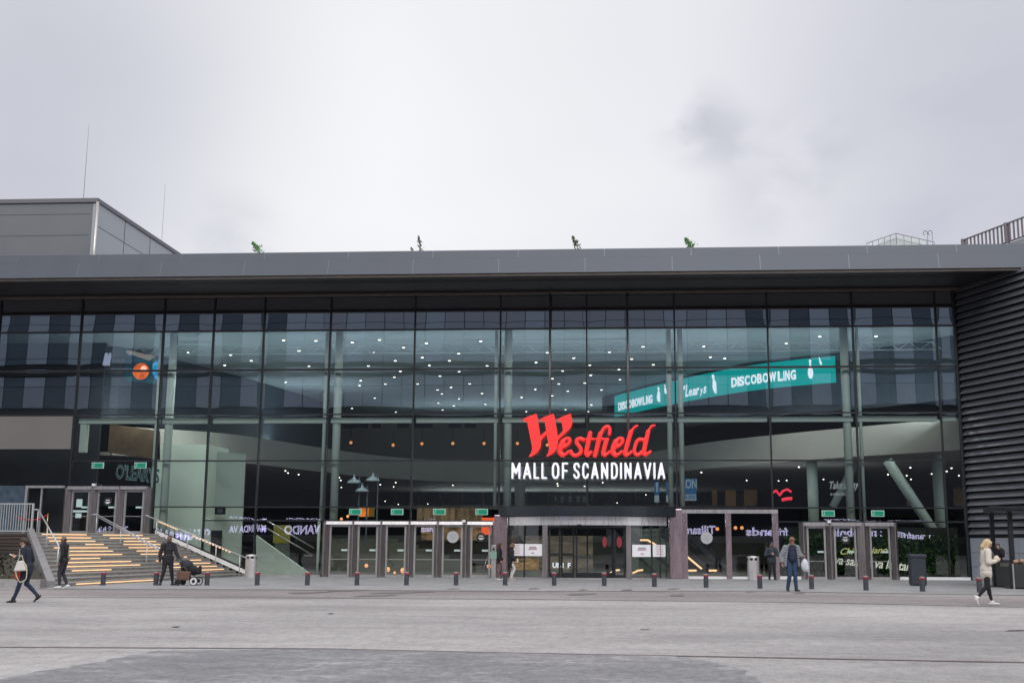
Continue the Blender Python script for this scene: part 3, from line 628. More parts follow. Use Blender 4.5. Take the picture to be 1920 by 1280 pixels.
# added upward fill lights without fixtures, brightening ceiling and gallery soffit
for x0, x1, yy, zz, tilt, en in ((-26, -18, 1.6, 7.95, 38, 150), (-17.5, -9, 1.6, 7.95, 38, 190), (-8.5, 0, 1.6, 7.95, 38, 190), (.5, 8, 1.6, 7.95, 38, 190), (8.5, 16, 1.6, 7.95, 38, 150), (-15, -7, 32.5, 8.1, -25, 160), (-6, 1, 32.5, 8.1, -25, 160), (-24, -18, 20, 8.1, -5, 160), (7, 14, 20, 8.1, -5, 200), (-16, -6, 45, 3.6, -20, 170), (-5, 5, 45, 3.6, -20, 130), (4, 14, 12, 3.4, 0, 60)):
    la = bpy.data.lights.new('fill_uplight', 'AREA'); la.shape = 'RECTANGLE'; la.size = x1 - x0; la.size_y = .25; la.energy = en; la.color = (.88, .97, 1)
    lo = bpy.data.objects.new('fill_uplight', la); col.objects.link(lo); lo.location = ((x0 + x1) / 2, yy, zz); lo.rotation_euler = (R(180 - tilt), 0, 0)
    lo.parent = mall
# the beams of the atrium downlights (a dozen of the many)
for px, py in ((560, 655), (722, 646), (870, 668), (1010, 672), (1170, 672), (1340, 650), (1640, 640), (1460, 660), (400, 672), (330, 650), (240, 640)):
    c = G(px, py, 12.1); la = bpy.data.lights.new('ceiling_spot', 'SPOT'); la.energy = 700; la.spot_size = R(120); la.spot_blend = 1; la.shadow_soft_size = .12; la.color = (1, .96, .88)
    lo = bpy.data.objects.new('ceiling_spot', la); col.objects.link(lo); lo.location = (c.x, c.y, 12.05); lo.parent = mall

for px, py, yy in ((330, 700, 1.6), (360, 700, 1.6), (430, 700, 1.9)):  # added spots to brighten the mint walls, apart from the downlights
    c = F(px, py, yy); la = bpy.data.lights.new('ceiling_spot', 'SPOT'); la.energy = 450; la.spot_size = R(100); la.spot_blend = 1; la.shadow_soft_size = .1; la.color = (.97, 1, .95)
    lo = bpy.data.objects.new('ceiling_spot', la); col.objects.link(lo); lo.location = (c.x, c.y, 11.9); lo.rotation_euler = (R(8), 0, 0); lo.parent = mall
# exit signs
def exit_sign(px, py, Y, label, w=.62, h=.3):
    c = F(px, py, Y); t = thing('exit_sign', label, 'exit sign', tuple(c), 0, 'green exit signs above the doors')
    MB().box(c.x - w / 2, c.x + w / 2, Y, Y + .06, c.z - h / 2, c.z + h / 2).build('border', M_exitw, t)
    MB().box(c.x - w / 2 + .04, c.x + w / 2 - .04, Y - .012, Y - .001, c.z - h / 2 + .03, c.z + h / 2 - .04).build('face', M_exit, t)
    a = MB(); x = c.x - .17; z = c.z
    a.ell((x, Y - .02, z + .085), (.022, .008, .022), 8, 5).tube((x, Y - .02, z + .05), (x - .03, Y - .02, z - .02), .016, n=5).tube((x - .03, Y - .02, z - .02), (x - .08, Y - .02, z - .09), .011, n=5).tube((x - .03, Y - .02, z - .02), (x + .03, Y - .02, z - .09), .011, n=5)
    a.build('pictogram', M_exitw, t)
    MB().tube((c.x, Y + .03, c.z + h / 2), (c.x, Y + .03, c.z + h / 2 + .35), .015, n=5).build('hanger', M_black, t)
for px, py, lb in ((183, 872, 'green exit sign left of the two above the stair top doors'), (263, 872, 'green exit sign just left of the mint lift shaft'), (666, 959, 'green exit sign beside the wide green column, above second glass door'), (744.5, 959, 'green exit sign above third of the six glass doors'), (823.5, 959, 'green exit sign above the fifth of the six glass doors'), (903, 959, 'green exit sign left of revolving door canopy'), (1553, 962, 'green exit sign above first of three right hand doors'), (1646, 962, 'green exit sign above last of three right hand doors')):
    exit_sign(px, py, .9, lb)

# O'LEARYS lettering and tan mural at left
t = thing('restaurant_sign', 'outlined pale letters of the restaurant name behind the left glass', 'sign', tuple(F(252, 888, 2.0)))
M_outl = pm('sign_outline', (.10, .17, .18), .5, emit=.13, ec=(.5, .8, .85)); M_fill = pm('sign_fill', (.012, .018, .025), .6)
a, b_ = F(216, 897, 2.0), F(287, 903, 2.0)
d = b_ - a
text('letters', "O'LEARYS", M_outl, a, Vector((d.x, 0, -.22)), Z3, d.x * 1.16, .78, t, .03, .035)
text('letter_fill', "O'LEARYS", M_fill, a + Vector((.02, -.04, .05)), Vector((d.x, 0, -.22)), Z3, d.x * 1.15, .70, t, .03, -.012)
o = polyface('wall_mural', [F(206, 794, 3), F(202, 848, 3), F(300, 862, 3), F(300, 808, 3)], pm('mural_tan', (.16, .10, .05), .7, c2=(.08, .055, .03), vscale=1.6), None, .06)
tag(o, 'tan brown mural panel with dark marks above the restaurant sign', 'mural')
M_mark = pm('mural_mark', (.03, .035, .04), .7)

# ------------------------------------------------------------------ doors
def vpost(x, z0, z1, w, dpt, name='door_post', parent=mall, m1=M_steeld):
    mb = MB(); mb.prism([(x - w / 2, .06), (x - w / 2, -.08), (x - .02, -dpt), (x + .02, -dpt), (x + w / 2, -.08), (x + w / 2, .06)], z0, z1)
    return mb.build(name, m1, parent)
def door(x0, x1, z0, z1, handle=True, parent=mall, sticker=True):
    f = MB(); w = .09
    f.box(x0, x0 + w, -.05, .05, z0, z1).box(x1 - w, x1, -.05, .05, z0, z1).box(x0 + w, x1 - w, -.05, .05, z0, z0 + .12).box(x0 + w, x1 - w, -.05, .05, z1 - .10, z1)
    d = f.build('door', M_steel, parent)
    v = [(x0 + w, 0, z0 + .12), (x1 - w, 0, z0 + .12), (x1 - w, 0, z1 - .1), (x0 + w, 0, z1 - .1)]
    MB().add(v, [(0, 1, 2, 3)]).build('pane', M_lowglass, d)
    if handle:
        MB().box(x1 - w - .32, x1 - w - .02, -.03, -.012, z0 + 1.24, z0 + 1.33).build('handle', pm('handle_plate', (.45, .6, .58), .4, emit=.03), d)
    MB().box(x0 + w, x1 - w, -.02, -.008, z0 + .83, z0 + .86).build('push_bar', M_steel, d)
    return d
ps = [-14.16, -12.76, -11.37, -9.98, -8.59, -7.2, -5.84]
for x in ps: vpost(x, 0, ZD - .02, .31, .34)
for a, b_ in zip(ps[:-1], ps[1:]):
    door(a + .19, b_ - .19, .01, ZD - .16)
    MB().hexa([(a + .03, -.30, ZD - .15), (b_ - .03, -.30, ZD - .15), (b_ - .03, .06, ZD - .15), (a + .03, .06, ZD - .15)], [(a + .03, -.22, ZD), (b_ - .03, -.22, ZD), (b_ - .03, .06, ZD), (a + .03, .06, ZD)]).build('door_lintel', M_steel, mall)
pr = [8.99, 10.27, 11.83, 13.3]
for i, x in enumerate(pr): vpost(x, 0, ZD - .02, .31 if i != 2 else .56, .34)
for a, b_ in zip(pr[:-1], pr[1:]):
    door(a + (.19 if a != 11.83 else .32), b_ - (.19 if b_ != 11.83 else .32), .01, ZD - .18)
    MB().box(a + .03, b_ - .03, -.28, .06, ZD - .17, ZD).build('door_lintel', M_steel, mall)
# upper doors at the head of the stairs
for x in (-27.3, -25.98, -24.6, -23.2): vpost(x, 2.05, 4.30, .36, .3)
for a, b_ in ((-27.3, -25.98), (-25.98, -24.6), (-24.6, -23.2)):
    d = door(a + .19, b_ - .19, 2.06, 4.2)
    MB().box(a + .03, b_ - .03, -.26, .06, 4.22, 4.38).build('door_lintel', M_steel, mall)
    if a == -27.3:
        for z0, z1 in ((3.35, 3.75), (3.1, 3.2), (2.82, 3.05)): MB().box(-26.85 if z1 - z0 > .15 else -27.0, -26.55 if z1 - z0 > .15 else -26.2, -.04, -.02, z0, z1).build('paper_notice', pm('notice_paper', (.45, .6, .6), .6), d)
mb = MB(); mb.box(-29.5, -29.38, -.1, .05, 2.05, 4.30).box(-29.5, -27.5, -.1, .05, 4.30, 4.42).box(-28.72, -28.64, -.05, .05, 2.05, 4.3); mb.build('open_door_frame', M_steel, mall)
MB().box(-44, -29.5, -.04, .1, 2.05, 4.42).build('dark_pane', M_darkblue, mall)
MB().box(-29.38, -27.5, 1.8, 1.9, 2.05, 4.42).build('dark_lobby', M_dark, mall)
# security camera boxes over the doors
for px, py, lb in ((177, 909, 'small white sensor box above the stair top doors'), (870, 977, 'small white sensor box above the sixth glass door'), (1554, 978, 'small white sensor box above the right hand doors')):
    c = F(px, py, -.3); o = MB().box(c.x - .08, c.x + .08, -.42, -.24, c.z - .05, c.z + .07).build('sensor_box', M_white, bevel=.01); tag(o, lb, 'sensor')
# door stickers
def roundel(px, py, r, Y, m, label, letters=None):
    c = F(px, py, Y); t = thing('door_sticker', label, 'sticker', tuple(c))
    disc('disc', px, py, r, Y, m, t, 30)
    M_l = pm('sticker_ink', (.35, .36, .38), .6) if m is not M_blacksticker else pm('sticker_white', (.7, .7, .72), .6)
    for z, w in ((.12 * r / .36, .9), (-.03, 1.2), (-.14 * r / .36, .7)): MB().box(c.x - w * r / 2, c.x + w * r / 2, Y - .009, Y - .004, c.z + z - .02, c.z + z + .02).build('print_line', M_l, t)
    return t
M_blacksticker = pm('black_sticker', (.015, .015, .02), .5); M_greysticker = pm('frosted_sticker', (.42, .44, .46), .6, var=.05)
roundel(849, 1006, .285, -.06, M_greysticker, 'round frosted grey sticker on the fifth glass door')
roundel(902, 1007, .23, -.06, M_blacksticker, 'round black sticker on the sixth glass door')
roundel(1325, 1008, .285, -.06, M_greysticker, 'round frosted grey sticker on the right entrance bay glass')
roundel(1585, 1010, .22, -.06, M_blacksticker, 'round black sticker on the middle right hand door')
roundel(202, 940, .21, -.06, M_blacksticker, 'round black sticker on the door at top of stairs')

# right entrance bay (tall glazed portal)
pt = MB().box(3.24, 7.83, -.24, .08, 3.10, 3.28).build('portal_head', M_steel, mall)
for x in (3.37, 5.46, 7.70): MB().box(x - .13, x + .13, -.22, .08, 0.0, 3.10).build('portal_post', M_pink, pt)
MB().box(3.5, 7.57, -.15, .06, 0.0, .12).build('portal_sill', M_white, pt)
for a, b_ in ((3.5, 5.33), (5.59, 7.57)): MB().add([(a, 0, .12), (b_, 0, .12), (b_, 0, 3.1), (a, 0, 3.1)], [(0, 1, 2, 3)]).build('pane', M_lowglass, pt)
# steel clad columns either side of the revolving door
for x, w in ((-5.5, .62), (2.93, .62)):
    MB().box(x - w / 2, x + w / 2, -.5, .2, 0, 3.0 if x < 0 else 3.3).build('clad_column', M_pink, mall, bevel=.04)

# ------------------------------------------------------------------ revolving door with canopy
rd = thing('revolving_door', 'wide curved revolving door under black canopy at main entrance', 'revolving door', (-1.3, 0, 0))
RC, RR = Vector((-1.3, 3.6, 0)), 5.55
def arc(x0, x1, r, n=16): return [Vector((x0 + (x1 - x0) * k / n, RC.y - math.sqrt(max(.01, r * r - (x0 + (x1 - x0) * k / n - RC.x) ** 2)), 0)) for k in range(n + 1)]
ribbon(arc(-5.55, 2.95, RR + .35, 24), 2.93, 3.36, .3, 'canopy', pm('canopy_black', (.018, .025, .032), .3, var=.1), rd)
mb = MB(); ap = arc(-5.5, 2.9, RR + .3, 24); mb.prism([(p.x, p.y) for p in ap] + [(2.9, .3), (-5.5, .3)], 2.90, 2.95); mb.build('canopy_soffit', M_black, rd)
mb = MB(); mb.prism([(p.x, p.y) for p in ap] + [(2.9, .3), (-5.5, .3)], 3.34, 3.38); mb.build('canopy_top', M_black, rd)
ribbon(arc(-5.1, 2.5, RR, 24), 2.50, 2.90, .12, 'steel_band', pm('band_steel', (.80, .79, .79), .28, .7, var=.12, vscale=2, stretch=(5, 5, .3)), rd)  # brushed steel lightened in colour to offset the canopy's shade
ribbon(arc(-5.1, 2.5, RR, 24), 0.0, .07, .12, 'threshold', M_steel, rd)
for x in (-5.05, -4.3, -3.28, .66, 1.75, 2.15, 2.45):
    p = arc(x, x + .001, RR - .02, 1)[0]; big = x in (-3.28, .66)
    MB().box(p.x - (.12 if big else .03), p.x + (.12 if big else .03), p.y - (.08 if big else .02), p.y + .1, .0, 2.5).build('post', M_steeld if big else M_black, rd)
for x0, x1 in ((-5.0, -3.4), (.8, 2.45)):
    pth = arc(x0, x1, RR - .06, 8); mb = MB(); n = len(pth)
    mb.add([Vector((p.x, p.y, z)) for z in (.07, 2.5) for p in pth], [(i, i + 1, n + i + 1, n + i) for i in range(n - 1)]); mb.build('curved_pane', M_lowglass, rd, smooth=True)
# sliding leaves in the middle
for x0, x1 in ((-3.12, -2.55), (-2.55, -1.9), (-1.85, .0 - .05), (-.05, .5)):
    y = -1.5 if x0 in (-3.12, -.05) else -1.2; w = .09; f = MB()
    f.box(x0, x0 + w, y - .03, y + .03, .02, 2.45).box(x1 - w, x1, y - .03, y + .03, .02, 2.45).box(x0 + w, x1 - w, y - .03, y + .03, .02, .3 if x0 < -1 else .2).box(x0 + w, x1 - w, y - .03, y + .03, 2.33, 2.45)
    if x0 != -1.85: f.box(x0 + w, x1 - w, y - .03, y + .03, 1.06, 1.2)
    lf = f.build('door_leaf', M_black, rd)
    MB().add([(x0 + w, y, .2), (x1 - w, y, .2), (x1 - w, y, 2.35), (x0 + w, y, 2.35)], [(0, 1, 2, 3)]).build('pane', M_lowglass, lf)
MB().box(-3.15, .55, -1.75, -1.1, 2.40, 2.5).build('header_box', M_black, rd)
MB().box(-1.75, -1.55, -2.02, -1.93, 2.46, 2.53).build('sensor', M_black, rd)
def poster(x0, x1, z0, z1, label, lines=True):
    p0, p1 = arc(x0, x0 + .001, RR - .02, 1)[0], arc(x1, x1 + .001, RR - .02, 1)[0]
    t = thing('notice_poster', label, 'poster', tuple(Vector((p0.x, p0.y, z0))), 0)
    yo = Vector((0, -.02, 0))
    pl = MB(); n_ = 6; ps_ = arc(x0, x1, RR - .0, n_)
    ribbon([Vector((p.x, p.y, 0)) for p in ps_], z0, z1, .012, 'sheet', pm('poster_white', (.88, .88, .92), .6), t)
    d = p1 - p0; nd = Vector((d.y, -d.x, 0)).normalized()
    c = (p0 + p1) / 2 + nd * .06; w = d.length; dx = d.normalized()
    rose = pm('poster_rose', (.55, .22, .25), .6)
    if lines:
        for zf, hw, mm in ((.70, .20, pm('poster_grey', (.3, .28, .32), .6)), (.56, .24, rose), (.22, .08, rose)):
            a = c - dx * w * hw + Z3 * (z0 + (z1 - z0) * zf); b_ = c + dx * w * hw + Z3 * (z0 + (z1 - z0) * zf); bk = Vector((0, .01, 0))
            MB().hexa([a, b_, b_ + bk, a + bk], [a + Z3 * .04, b_ + Z3 * .04, b_ + bk + Z3 * .04, a + bk + Z3 * .04]).build('print_line', mm, t)
    else:
        for k in range(4): MB().hexa([c - dx * w * .3 + Vector((0, 0, z0 + .12 + .12 * k)), c + dx * w * .25 + Vector((0, 0, z0 + .12 + .12 * k)), c + dx * w * .25 + Vector((0, .01, z0 + .12 + .12 * k)), c - dx * w * .3 + Vector((0, .01, z0 + .12 + .12 * k))], [c - dx * w * .3 + Vector((0, 0, z0 + .135 + .12 * k)), c + dx * w * .25 + Vector((0, 0, z0 + .135 + .12 * k)), c + dx * w * .25 + Vector((0, .01, z0 + .135 + .12 * k)), c - dx * w * .3 + Vector((0, .01, z0 + .135 + .12 * k))]).build('print_line', rose, t)
poster(-4.28, -3.42, 1.06, 1.62, 'white notice with grey and rose print left of revolving door opening')
poster(-4.95, -4.33, 1.06, 1.62, 'white notice behind the two women, outermost left', False)
poster(.82, 1.70, 1.04, 1.60, 'white notice with grey and rose print right of revolving door opening')
poster(1.80, 2.42, 1.04, 1.60, 'white notice with printed lines at far right of revolving door', False)
for x, z, mm, lb in ((-.47, 1.72, pm('maroon_oval', (.25, .02, .03), .5), 'dark red oval sticker left of three on the revolving door'), (-.25, 1.75, M_blacksticker, 'black oval sticker between the red ones on revolving door'), (.22, 1.72, MATS['maroon_oval'], 'dark red oval sticker rightmost of three on revolving door')):
    nn = 24; o = polyface('oval_sticker', [Vector((x + .13 * (1 if x > 0 else .8) * math.cos(2 * math.pi * k / nn), -1.56, z + .25 * math.sin(2 * math.pi * k / nn) )) for k in range(nn)], mm, None, .012); tag(o, lb, 'sticker')
t = tag(text('shop_sign', 'UNI  F', M_scrw, F(1036, 1064, 8), X3, Z3, 1.0, .28, None, .03, .04), 'white shop lettering seen low through the revolving door', 'sign')

# ------------------------------------------------------------------ the big signs
sg = thing('script_sign', 'big red script letters spelling the mall brand on the glass front', 'sign', tuple(F(1100, 860, -.6)))
YS = -.62
def zp(x, y): return F(970 + x / 7.111, 765 + y / 7.111, YS)
Wp = [(68, 155), (125, 118), (250, 72), (262, 100), (303, 370), (385, 298), (365, 170), (298, 160), (350, 120), (480, 72), (492, 100), (537, 372), (608, 300), (600, 225), (588, 168), (525, 160), (575, 122), (708, 72), (722, 110), (732, 190), (715, 245), (680, 290), (552, 410), (540, 430), (532, 520), (490, 585), (440, 625), (392, 645), (388, 632), (412, 590), (425, 535), (390, 345), (318, 420), (308, 515), (270, 580), (215, 628), (165, 648), (158, 632), (185, 590), (200, 530), (132, 185), (95, 165)]
polyface('letter', [zp(*p) for p in reversed(Wp)], M_red, sg, .22)
def stroke_letter(strokes, r=.105):
    mb = MB()
    for s in strokes:
        rr = r
        if isinstance(s[0], float): rr = s[0] * 1.12; s = s[1:]
        p = smoothpath([zp(*q) for q in s], 4) if len(s) > 2 else [zp(*q) for q in s]
        for a, b_ in zip(p[:-1], p[1:]): mb.cap(a, rr, b_, rr, 10, sq=((0, 1, 0), .9))
    mb.build('letter', M_red, sg, smooth=True, remesh=.028, relax=1)
def e_(dx): return [[.075, (600 + dx, 520), (660 + dx, 490), (700 + dx, 440), (690 + dx, 402), (640 + dx, 408), (595 + dx, 460)], [.115, (610 + dx, 440), (575 + dx, 520), (570 + dx, 590), (605 + dx, 622)], [.065, (605 + dx, 622), (645 + dx, 610), (685 + dx, 575)]]
stroke_letter(e_(0)); stroke_letter([[.085, (880, 420), (840, 402), (795, 420), (790, 460), (830, 510), (850, 560), (830, 605), (780, 630), (735, 615), (715, 575)]])
stroke_letter([[.10, (972, 330), (940, 480), (918, 590), (935, 625)], [.06, (935, 625), (960, 610), (985, 580)], [.045, (905, 408), (1020, 408)]])
stroke_letter([[.075, (1225, 345), (1235, 280), (1205, 240), (1150, 270), (1112, 350)], [.10, (1105, 340), (1085, 430), (1035, 630)], [.10, (1190, 420), (1145, 590), (1165, 622)], [.06, (1165, 622), (1200, 605), (1225, 580)], [.045, (1040, 408), (1215, 408)]])
stroke_letter(e_(705)); stroke_letter([[.05, (1600, 232), (1560, 250), (1520, 310)], [.10, (1515, 310), (1440, 580), (1455, 622)], [.06, (1455, 622), (1490, 608), (1520, 575)]])
stroke_letter([[.08, (1680, 420), (1620, 415), (1580, 470), (1560, 560), (1575, 610), (1610, 622), (1660, 580)], [.05, (1830, 228), (1785, 240), (1750, 300)], [.10, (1745, 310), (1690, 560), (1700, 615)], [.06, (1700, 615), (1735, 605), (1775, 575)]])
for z, xx in ((F(1000, 854, YS).z, (-4.3, 1.5)), (F(1000, 860, YS).z, (-4.3, 1.5))): MB().box(xx[0], xx[1], -.52, -.45, z - .03, z + .03).build('support_rail', M_black, sg)
for x in (-3.14, -1.32, .71): MB().box(x - .05, x + .05, -.45, -.1, 5.55, 5.63).build('bracket', M_black, sg)
sg2 = thing('letter_sign', 'white condensed capitals naming the mall below the red script', 'sign', tuple(F(1100, 898, -.5)))
a, b_ = F(957, 897.5, -.5), F(1247.5, 897.5, -.5); zt = F(1100, 866.5, -.5).z
words = [('MALL', 957, 1026.5), ('OF', 1033, 1066), ('SCANDINAVIA', 1073.5, 1248.5)]
GL = {'M': (1.0, [[(.1, 0), (.1, 1)], [(.1, 1), (.5, .35), (.9, 1)], [(.9, 1), (.9, 0)]]), 'A': (.85, [[(.06, 0), (.5, 1), (.94, 0)], [(.24, .28), (.76, .28)]]), 'L': (.62, [[(.12, 1), (.12, 0), (.95, 0)]]),
      'O': (.8, [[(.1, .25), (.1, .75), (.28, .97), (.5, 1), (.72, .97), (.9, .75), (.9, .25), (.72, .03), (.5, 0), (.28, .03), (.1, .25)]]), 'F': (.65, [[(.12, 0), (.12, 1), (.95, 1)], [(.12, .5), (.85, .5)]]),
      'S': (.78, [[(.9, .78), (.8, .95), (.5, 1), (.2, .95), (.1, .75), (.25, .56), (.7, .44), (.9, .25), (.8, .05), (.5, 0), (.2, .05), (.08, .22)]]), 'C': (.78, [[(.9, .75), (.78, .95), (.5, 1), (.25, .95), (.1, .75), (.1, .25), (.25, .05), (.5, 0), (.78, .05), (.9, .25)]]),
      'N': (.88, [[(.12, 0), (.12, 1), (.88, 0), (.88, 1)]]), 'D': (.82, [[(.12, 0), (.12, 1), (.55, 1), (.82, .88), (.92, .65), (.92, .35), (.82, .12), (.55, 0), (.12, 0)]]), 'I': (.3, [[(.5, 0), (.5, 1)]]), 'V': (.85, [[(.06, 1), (.5, 0), (.94, 1)]])}
for wd, x0, x1 in words:
    p, q = F(x0, 897.5, -.5), F(x1, 897.5, -.5); zb = F(1100, 898, -.5).z
    tot = sum(GL[c][0] + .09 for c in wd) - .09; x = p.x; sc = (q.x - p.x) / tot; r_ = .056
    for c in wd:
        w = GL[c][0] * sc; mb = MB()
        for stv in GL[c][1]:
            pts_ = [Vector((x + r_ + (w - 2 * r_) * a_, -.5, zb + r_ + (zt - zb - 2 * r_) * b__)) for a_, b__ in stv]
            for a_, b__ in zip(pts_[:-1], pts_[1:]): mb.cap(a_, r_, b__, r_, 10)
        mb.build('letter', M_whitesign, sg2, smooth=True, remesh=.02, relax=1); x += w + .09 * sc
for z in (zb + .12, zt - .12): MB().box(-5.0, 2.3, -.43, -.40, z - .02, z + .02).build('support_rail', M_black, sg2)

# other interior lettering
o = text('window_lettering', 'Take away', pm('lettering_white', (.6, .62, .62), .6, emit=.25), F(1556, 921, 2), X3 + Vector((0, 0, .03)), Z3, 1.45, .5, None, .02, .02, .35); tag(o, 'white script take away lettering behind the right glass', 'sign')
o = text('window_lettering', '& HOME DELIVERY', MATS['lettering_white'], F(1557, 928.5, 2), X3, Z3, 1.05, .13, None, .02, .02, .2); tag(o, 'small white home delivery line under the take away script', 'sign')
M_yel = pm('lettering_yellow', (.6, .6, .25), .6, emit=.35, ec=(.85, .85, .35))
o = text('plant_wall_lettering', 'Chi va piano', M_yel, F(1576, 1043, 3.0), X3 + Vector((0, 0, .04)), Z3, 2.35, .42, None, .02, .012, .4); tag(o, 'yellow script line on the planted wall behind right doors', 'sign')
o = text('plant_wall_lettering', 'va sano e va lontano', pm('lettering_warmwhite', (.75, .75, .65), .6, emit=.6), F(1567, 1057, 3.0), X3 - Vector((0, 0, .09)), Z3, 4.0, .45, None, .02, .012, .4); tag(o, 'cream script line on the planted wall behind the right doors', 'sign')
t = thing('shop_banner', 'blue and white vertical shop sign reading for sport in the hall', 'sign', tuple(F(1291, 920, 5)))
def bpanel(name, x0, y0, x1, y1, m, Y=5, parent=None): a, b_ = F(x0, y0, Y), F(x1, y1, Y); return MB().box(a.x, b_.x, Y, Y + .06, b_.z, a.z).build(name, m, parent)
M_sb = pm('sign_blue', (.02, .12, .32), .5, emit=.12, ec=(.04, .3, .7)); M_sw = pm('sign_white', (.5, .58, .65), .5, emit=.12)
bpanel('blue_field', 1277, 897, 1306, 925, M_sb, 5, t); bpanel('white_field', 1277, 926, 1306, 938, M_sw, 5, t)
text('word', 'LON', M_sw, F(1279, 915.5, 4.95), X3, Z3, .78, .50, t, .02, .03); text('word', 'FOR SPORT', M_sb, F(1279, 935, 4.95), X3, Z3, .78, .20, t, .02, .02)
for (x0, x1), lb in (((1227, 1236), 'narrow blue and white shop banner, left of the pair'), ((1249, 1262), 'narrow blue and white shop banner beside the green column')):
    t = thing('shop_banner', lb, 'sign', tuple(F(x0, 920, 6))); bpanel('blue_field', x0, 903, x1, 927, M_sb, 6, t); bpanel('white_field', x0, 928, x1, 941, M_sw, 6, t)
    a = F((x0 + x1) / 2 - 1, 920, 5.95); MB().box(a.x, a.x + .08, 5.94, 5.99, a.z - .05, a.z + .45).build('letter', M_sw, t)
t = thing('neon_sign', 'red neon sign shapes seen through the glass right of the portal', 'sign', tuple(F(1468, 920, 8)))
M_neon = pm('neon_red', (.7, .02, .05), .5, emit=.8, ec=(1, .03, .08))
MB().path([F(x, y, 8) for x, y in ((1447, 925), (1455, 919), (1462, 928), (1468, 920), (1476, 917), (1484, 922))], .06).build('tube', M_neon, t); MB().path([F(x, y, 8) for x, y in ((1466, 937), (1474, 935), (1485, 934))], .09).build('tube', M_neon, t)
t = thing('hanging_banner', 'yellow hanging banner above grey text beside the interior stair', 'banner', tuple(F(528, 1000, 3)))
bpanel('yellow_field', 513, 984, 543, 1018, pm('banner_yellow', (.42, .36, .04), .6, c2=(.30, .26, .04), vscale=2), 3, t); bpanel('grey_field', 515, 1019, 542, 1045, pm('banner_grey', (.14, .16, .15), .6, var=.3, vscale=6), 3, t)
t = thing('hanging_sign', 'black box sign hung from the transom near mint wall', 'sign', tuple(F(413, 957, .8)))
bpanel('box', 403, 951, 422, 964, M_black, .8, t); bpanel('face', 408, 954, 417, 961, pm('sign_greyface', (.1, .11, .14), .5, emit=.05), .77, t)
t = thing('direction_board', 'dark directory board with white lines above the canopy', 'sign', tuple(F(1065, 937, 20)))
bpanel('board', 1033, 926, 1100, 944, pm('board_dark', (.012, .018, .025), .5), 20, t)
for k, px in enumerate((1041, 1051, 1066, 1081, 1092)):
    for j in range(1 if k == 0 else 4):
        a = F(px, 931 + 3 * j, 19.95); MB().box(a.x, a.x + (.06 if k == 0 else .22), 19.93, 19.98, a.z - (.25 if k == 0 else .02), a.z + .02).build('print_line', pm('board_ink', (.25, .28, .3), .5, emit=.06), t)

# planted wall
def leaves(name, boxes, n, size, m, label, cat, group=None, seed=1, parent=None, stuff=True):
    random.seed(seed); mb = MB()
    for _ in range(n):
        b0 = random.choice(boxes); c = Vector([random.uniform(b0[i], b0[i + 1]) for i in (0, 2, 4)])
        a = Vector([random.gauss(0, 1) for _ in range(3)]).normalized(); b2 = a.cross(Vector([random.gauss(0, 1) for _ in range(3)])).normalized(); s = size * random.uniform(.5, 1.3)
        mb.add([c - a * s, c + b2 * s * .45, c + a * s, c - b2 * s * .45], [(0, 1, 2, 3)])
    o = mb.build(name, m, parent)
    if stuff: tag(o, label, cat, group); o['kind'] = 'stuff'
    return o
def leafmat(name, c, c2, emit=0):
    m = pm(name, c, .6, c2=c2, vscale=3.5); return m
a, b_ = F(1560, 1000, 3.3), F(1822, 1000, 3.3)
MB().box(8.4, 17.3, 3.5, 3.8, .02, 2.5).build('plant_wall_backing', pm('plant_backing', (.01, .016, .01), .9), mall)
leaves('green_wall', [(8.6, 17.2, 3.2, 3.5, .15, 2.0), (8.6, 17.2, 3.2, 3.5, .3, 2.15)], 6500, .085, leafmat('green_wall_leaf', (.06, .15, .03), (.012, .045, .012)), 'dense dark green planted wall behind the right hand doors', 'green wall')

# ------------------------------------------------------------------ stairs
st = thing('outdoor_staircase', 'wide grey stone steps with amber light strips rising left to upper doors', 'staircase', tuple(G(300, 1095)))
NS = 14; ZT = 2.04
A0, B0 = Vector((-18.2, -.12, 0)), Vector((-19.6, -16.2, 0)); A1, B1 = Vector((-22.75, -.35, 0)), Vector((-26.4, -5.0, 0))
B0 = G(103, 1100.5)
mb = MB(); nos = []
for k in range(NS + 1):
    f = k / NS; nos.append((A0.lerp(A1, f), B0.lerp(B1, f)))
M_step = pm('stair_stone', (.31, .30, .285), .75, var=.22, vscale=2.5, bump=.15, bscale=30)
for k in range(NS):
    z0, z1 = ZT * k / NS, ZT * (k + 1) / NS
    a, b_ = nos[k]; c, d = nos[min(k + 1, NS)]
    ex = (a - c) * .0
    # step block from this nosing back to the next (solid down to the ground)
    mb.add([(b_.x, b_.y, 0), (a.x, a.y, 0), (c.x, c.y, 0), (d.x, d.y, 0), (b_.x, b_.y, z1), (a.x, a.y, z1), (c.x, c.y, z1), (d.x, d.y, z1)], [(0, 1, 5, 4), (4, 5, 6, 7), (3, 0, 4, 7), (1, 2, 6, 5)])
mb.build('steps', M_step, st)
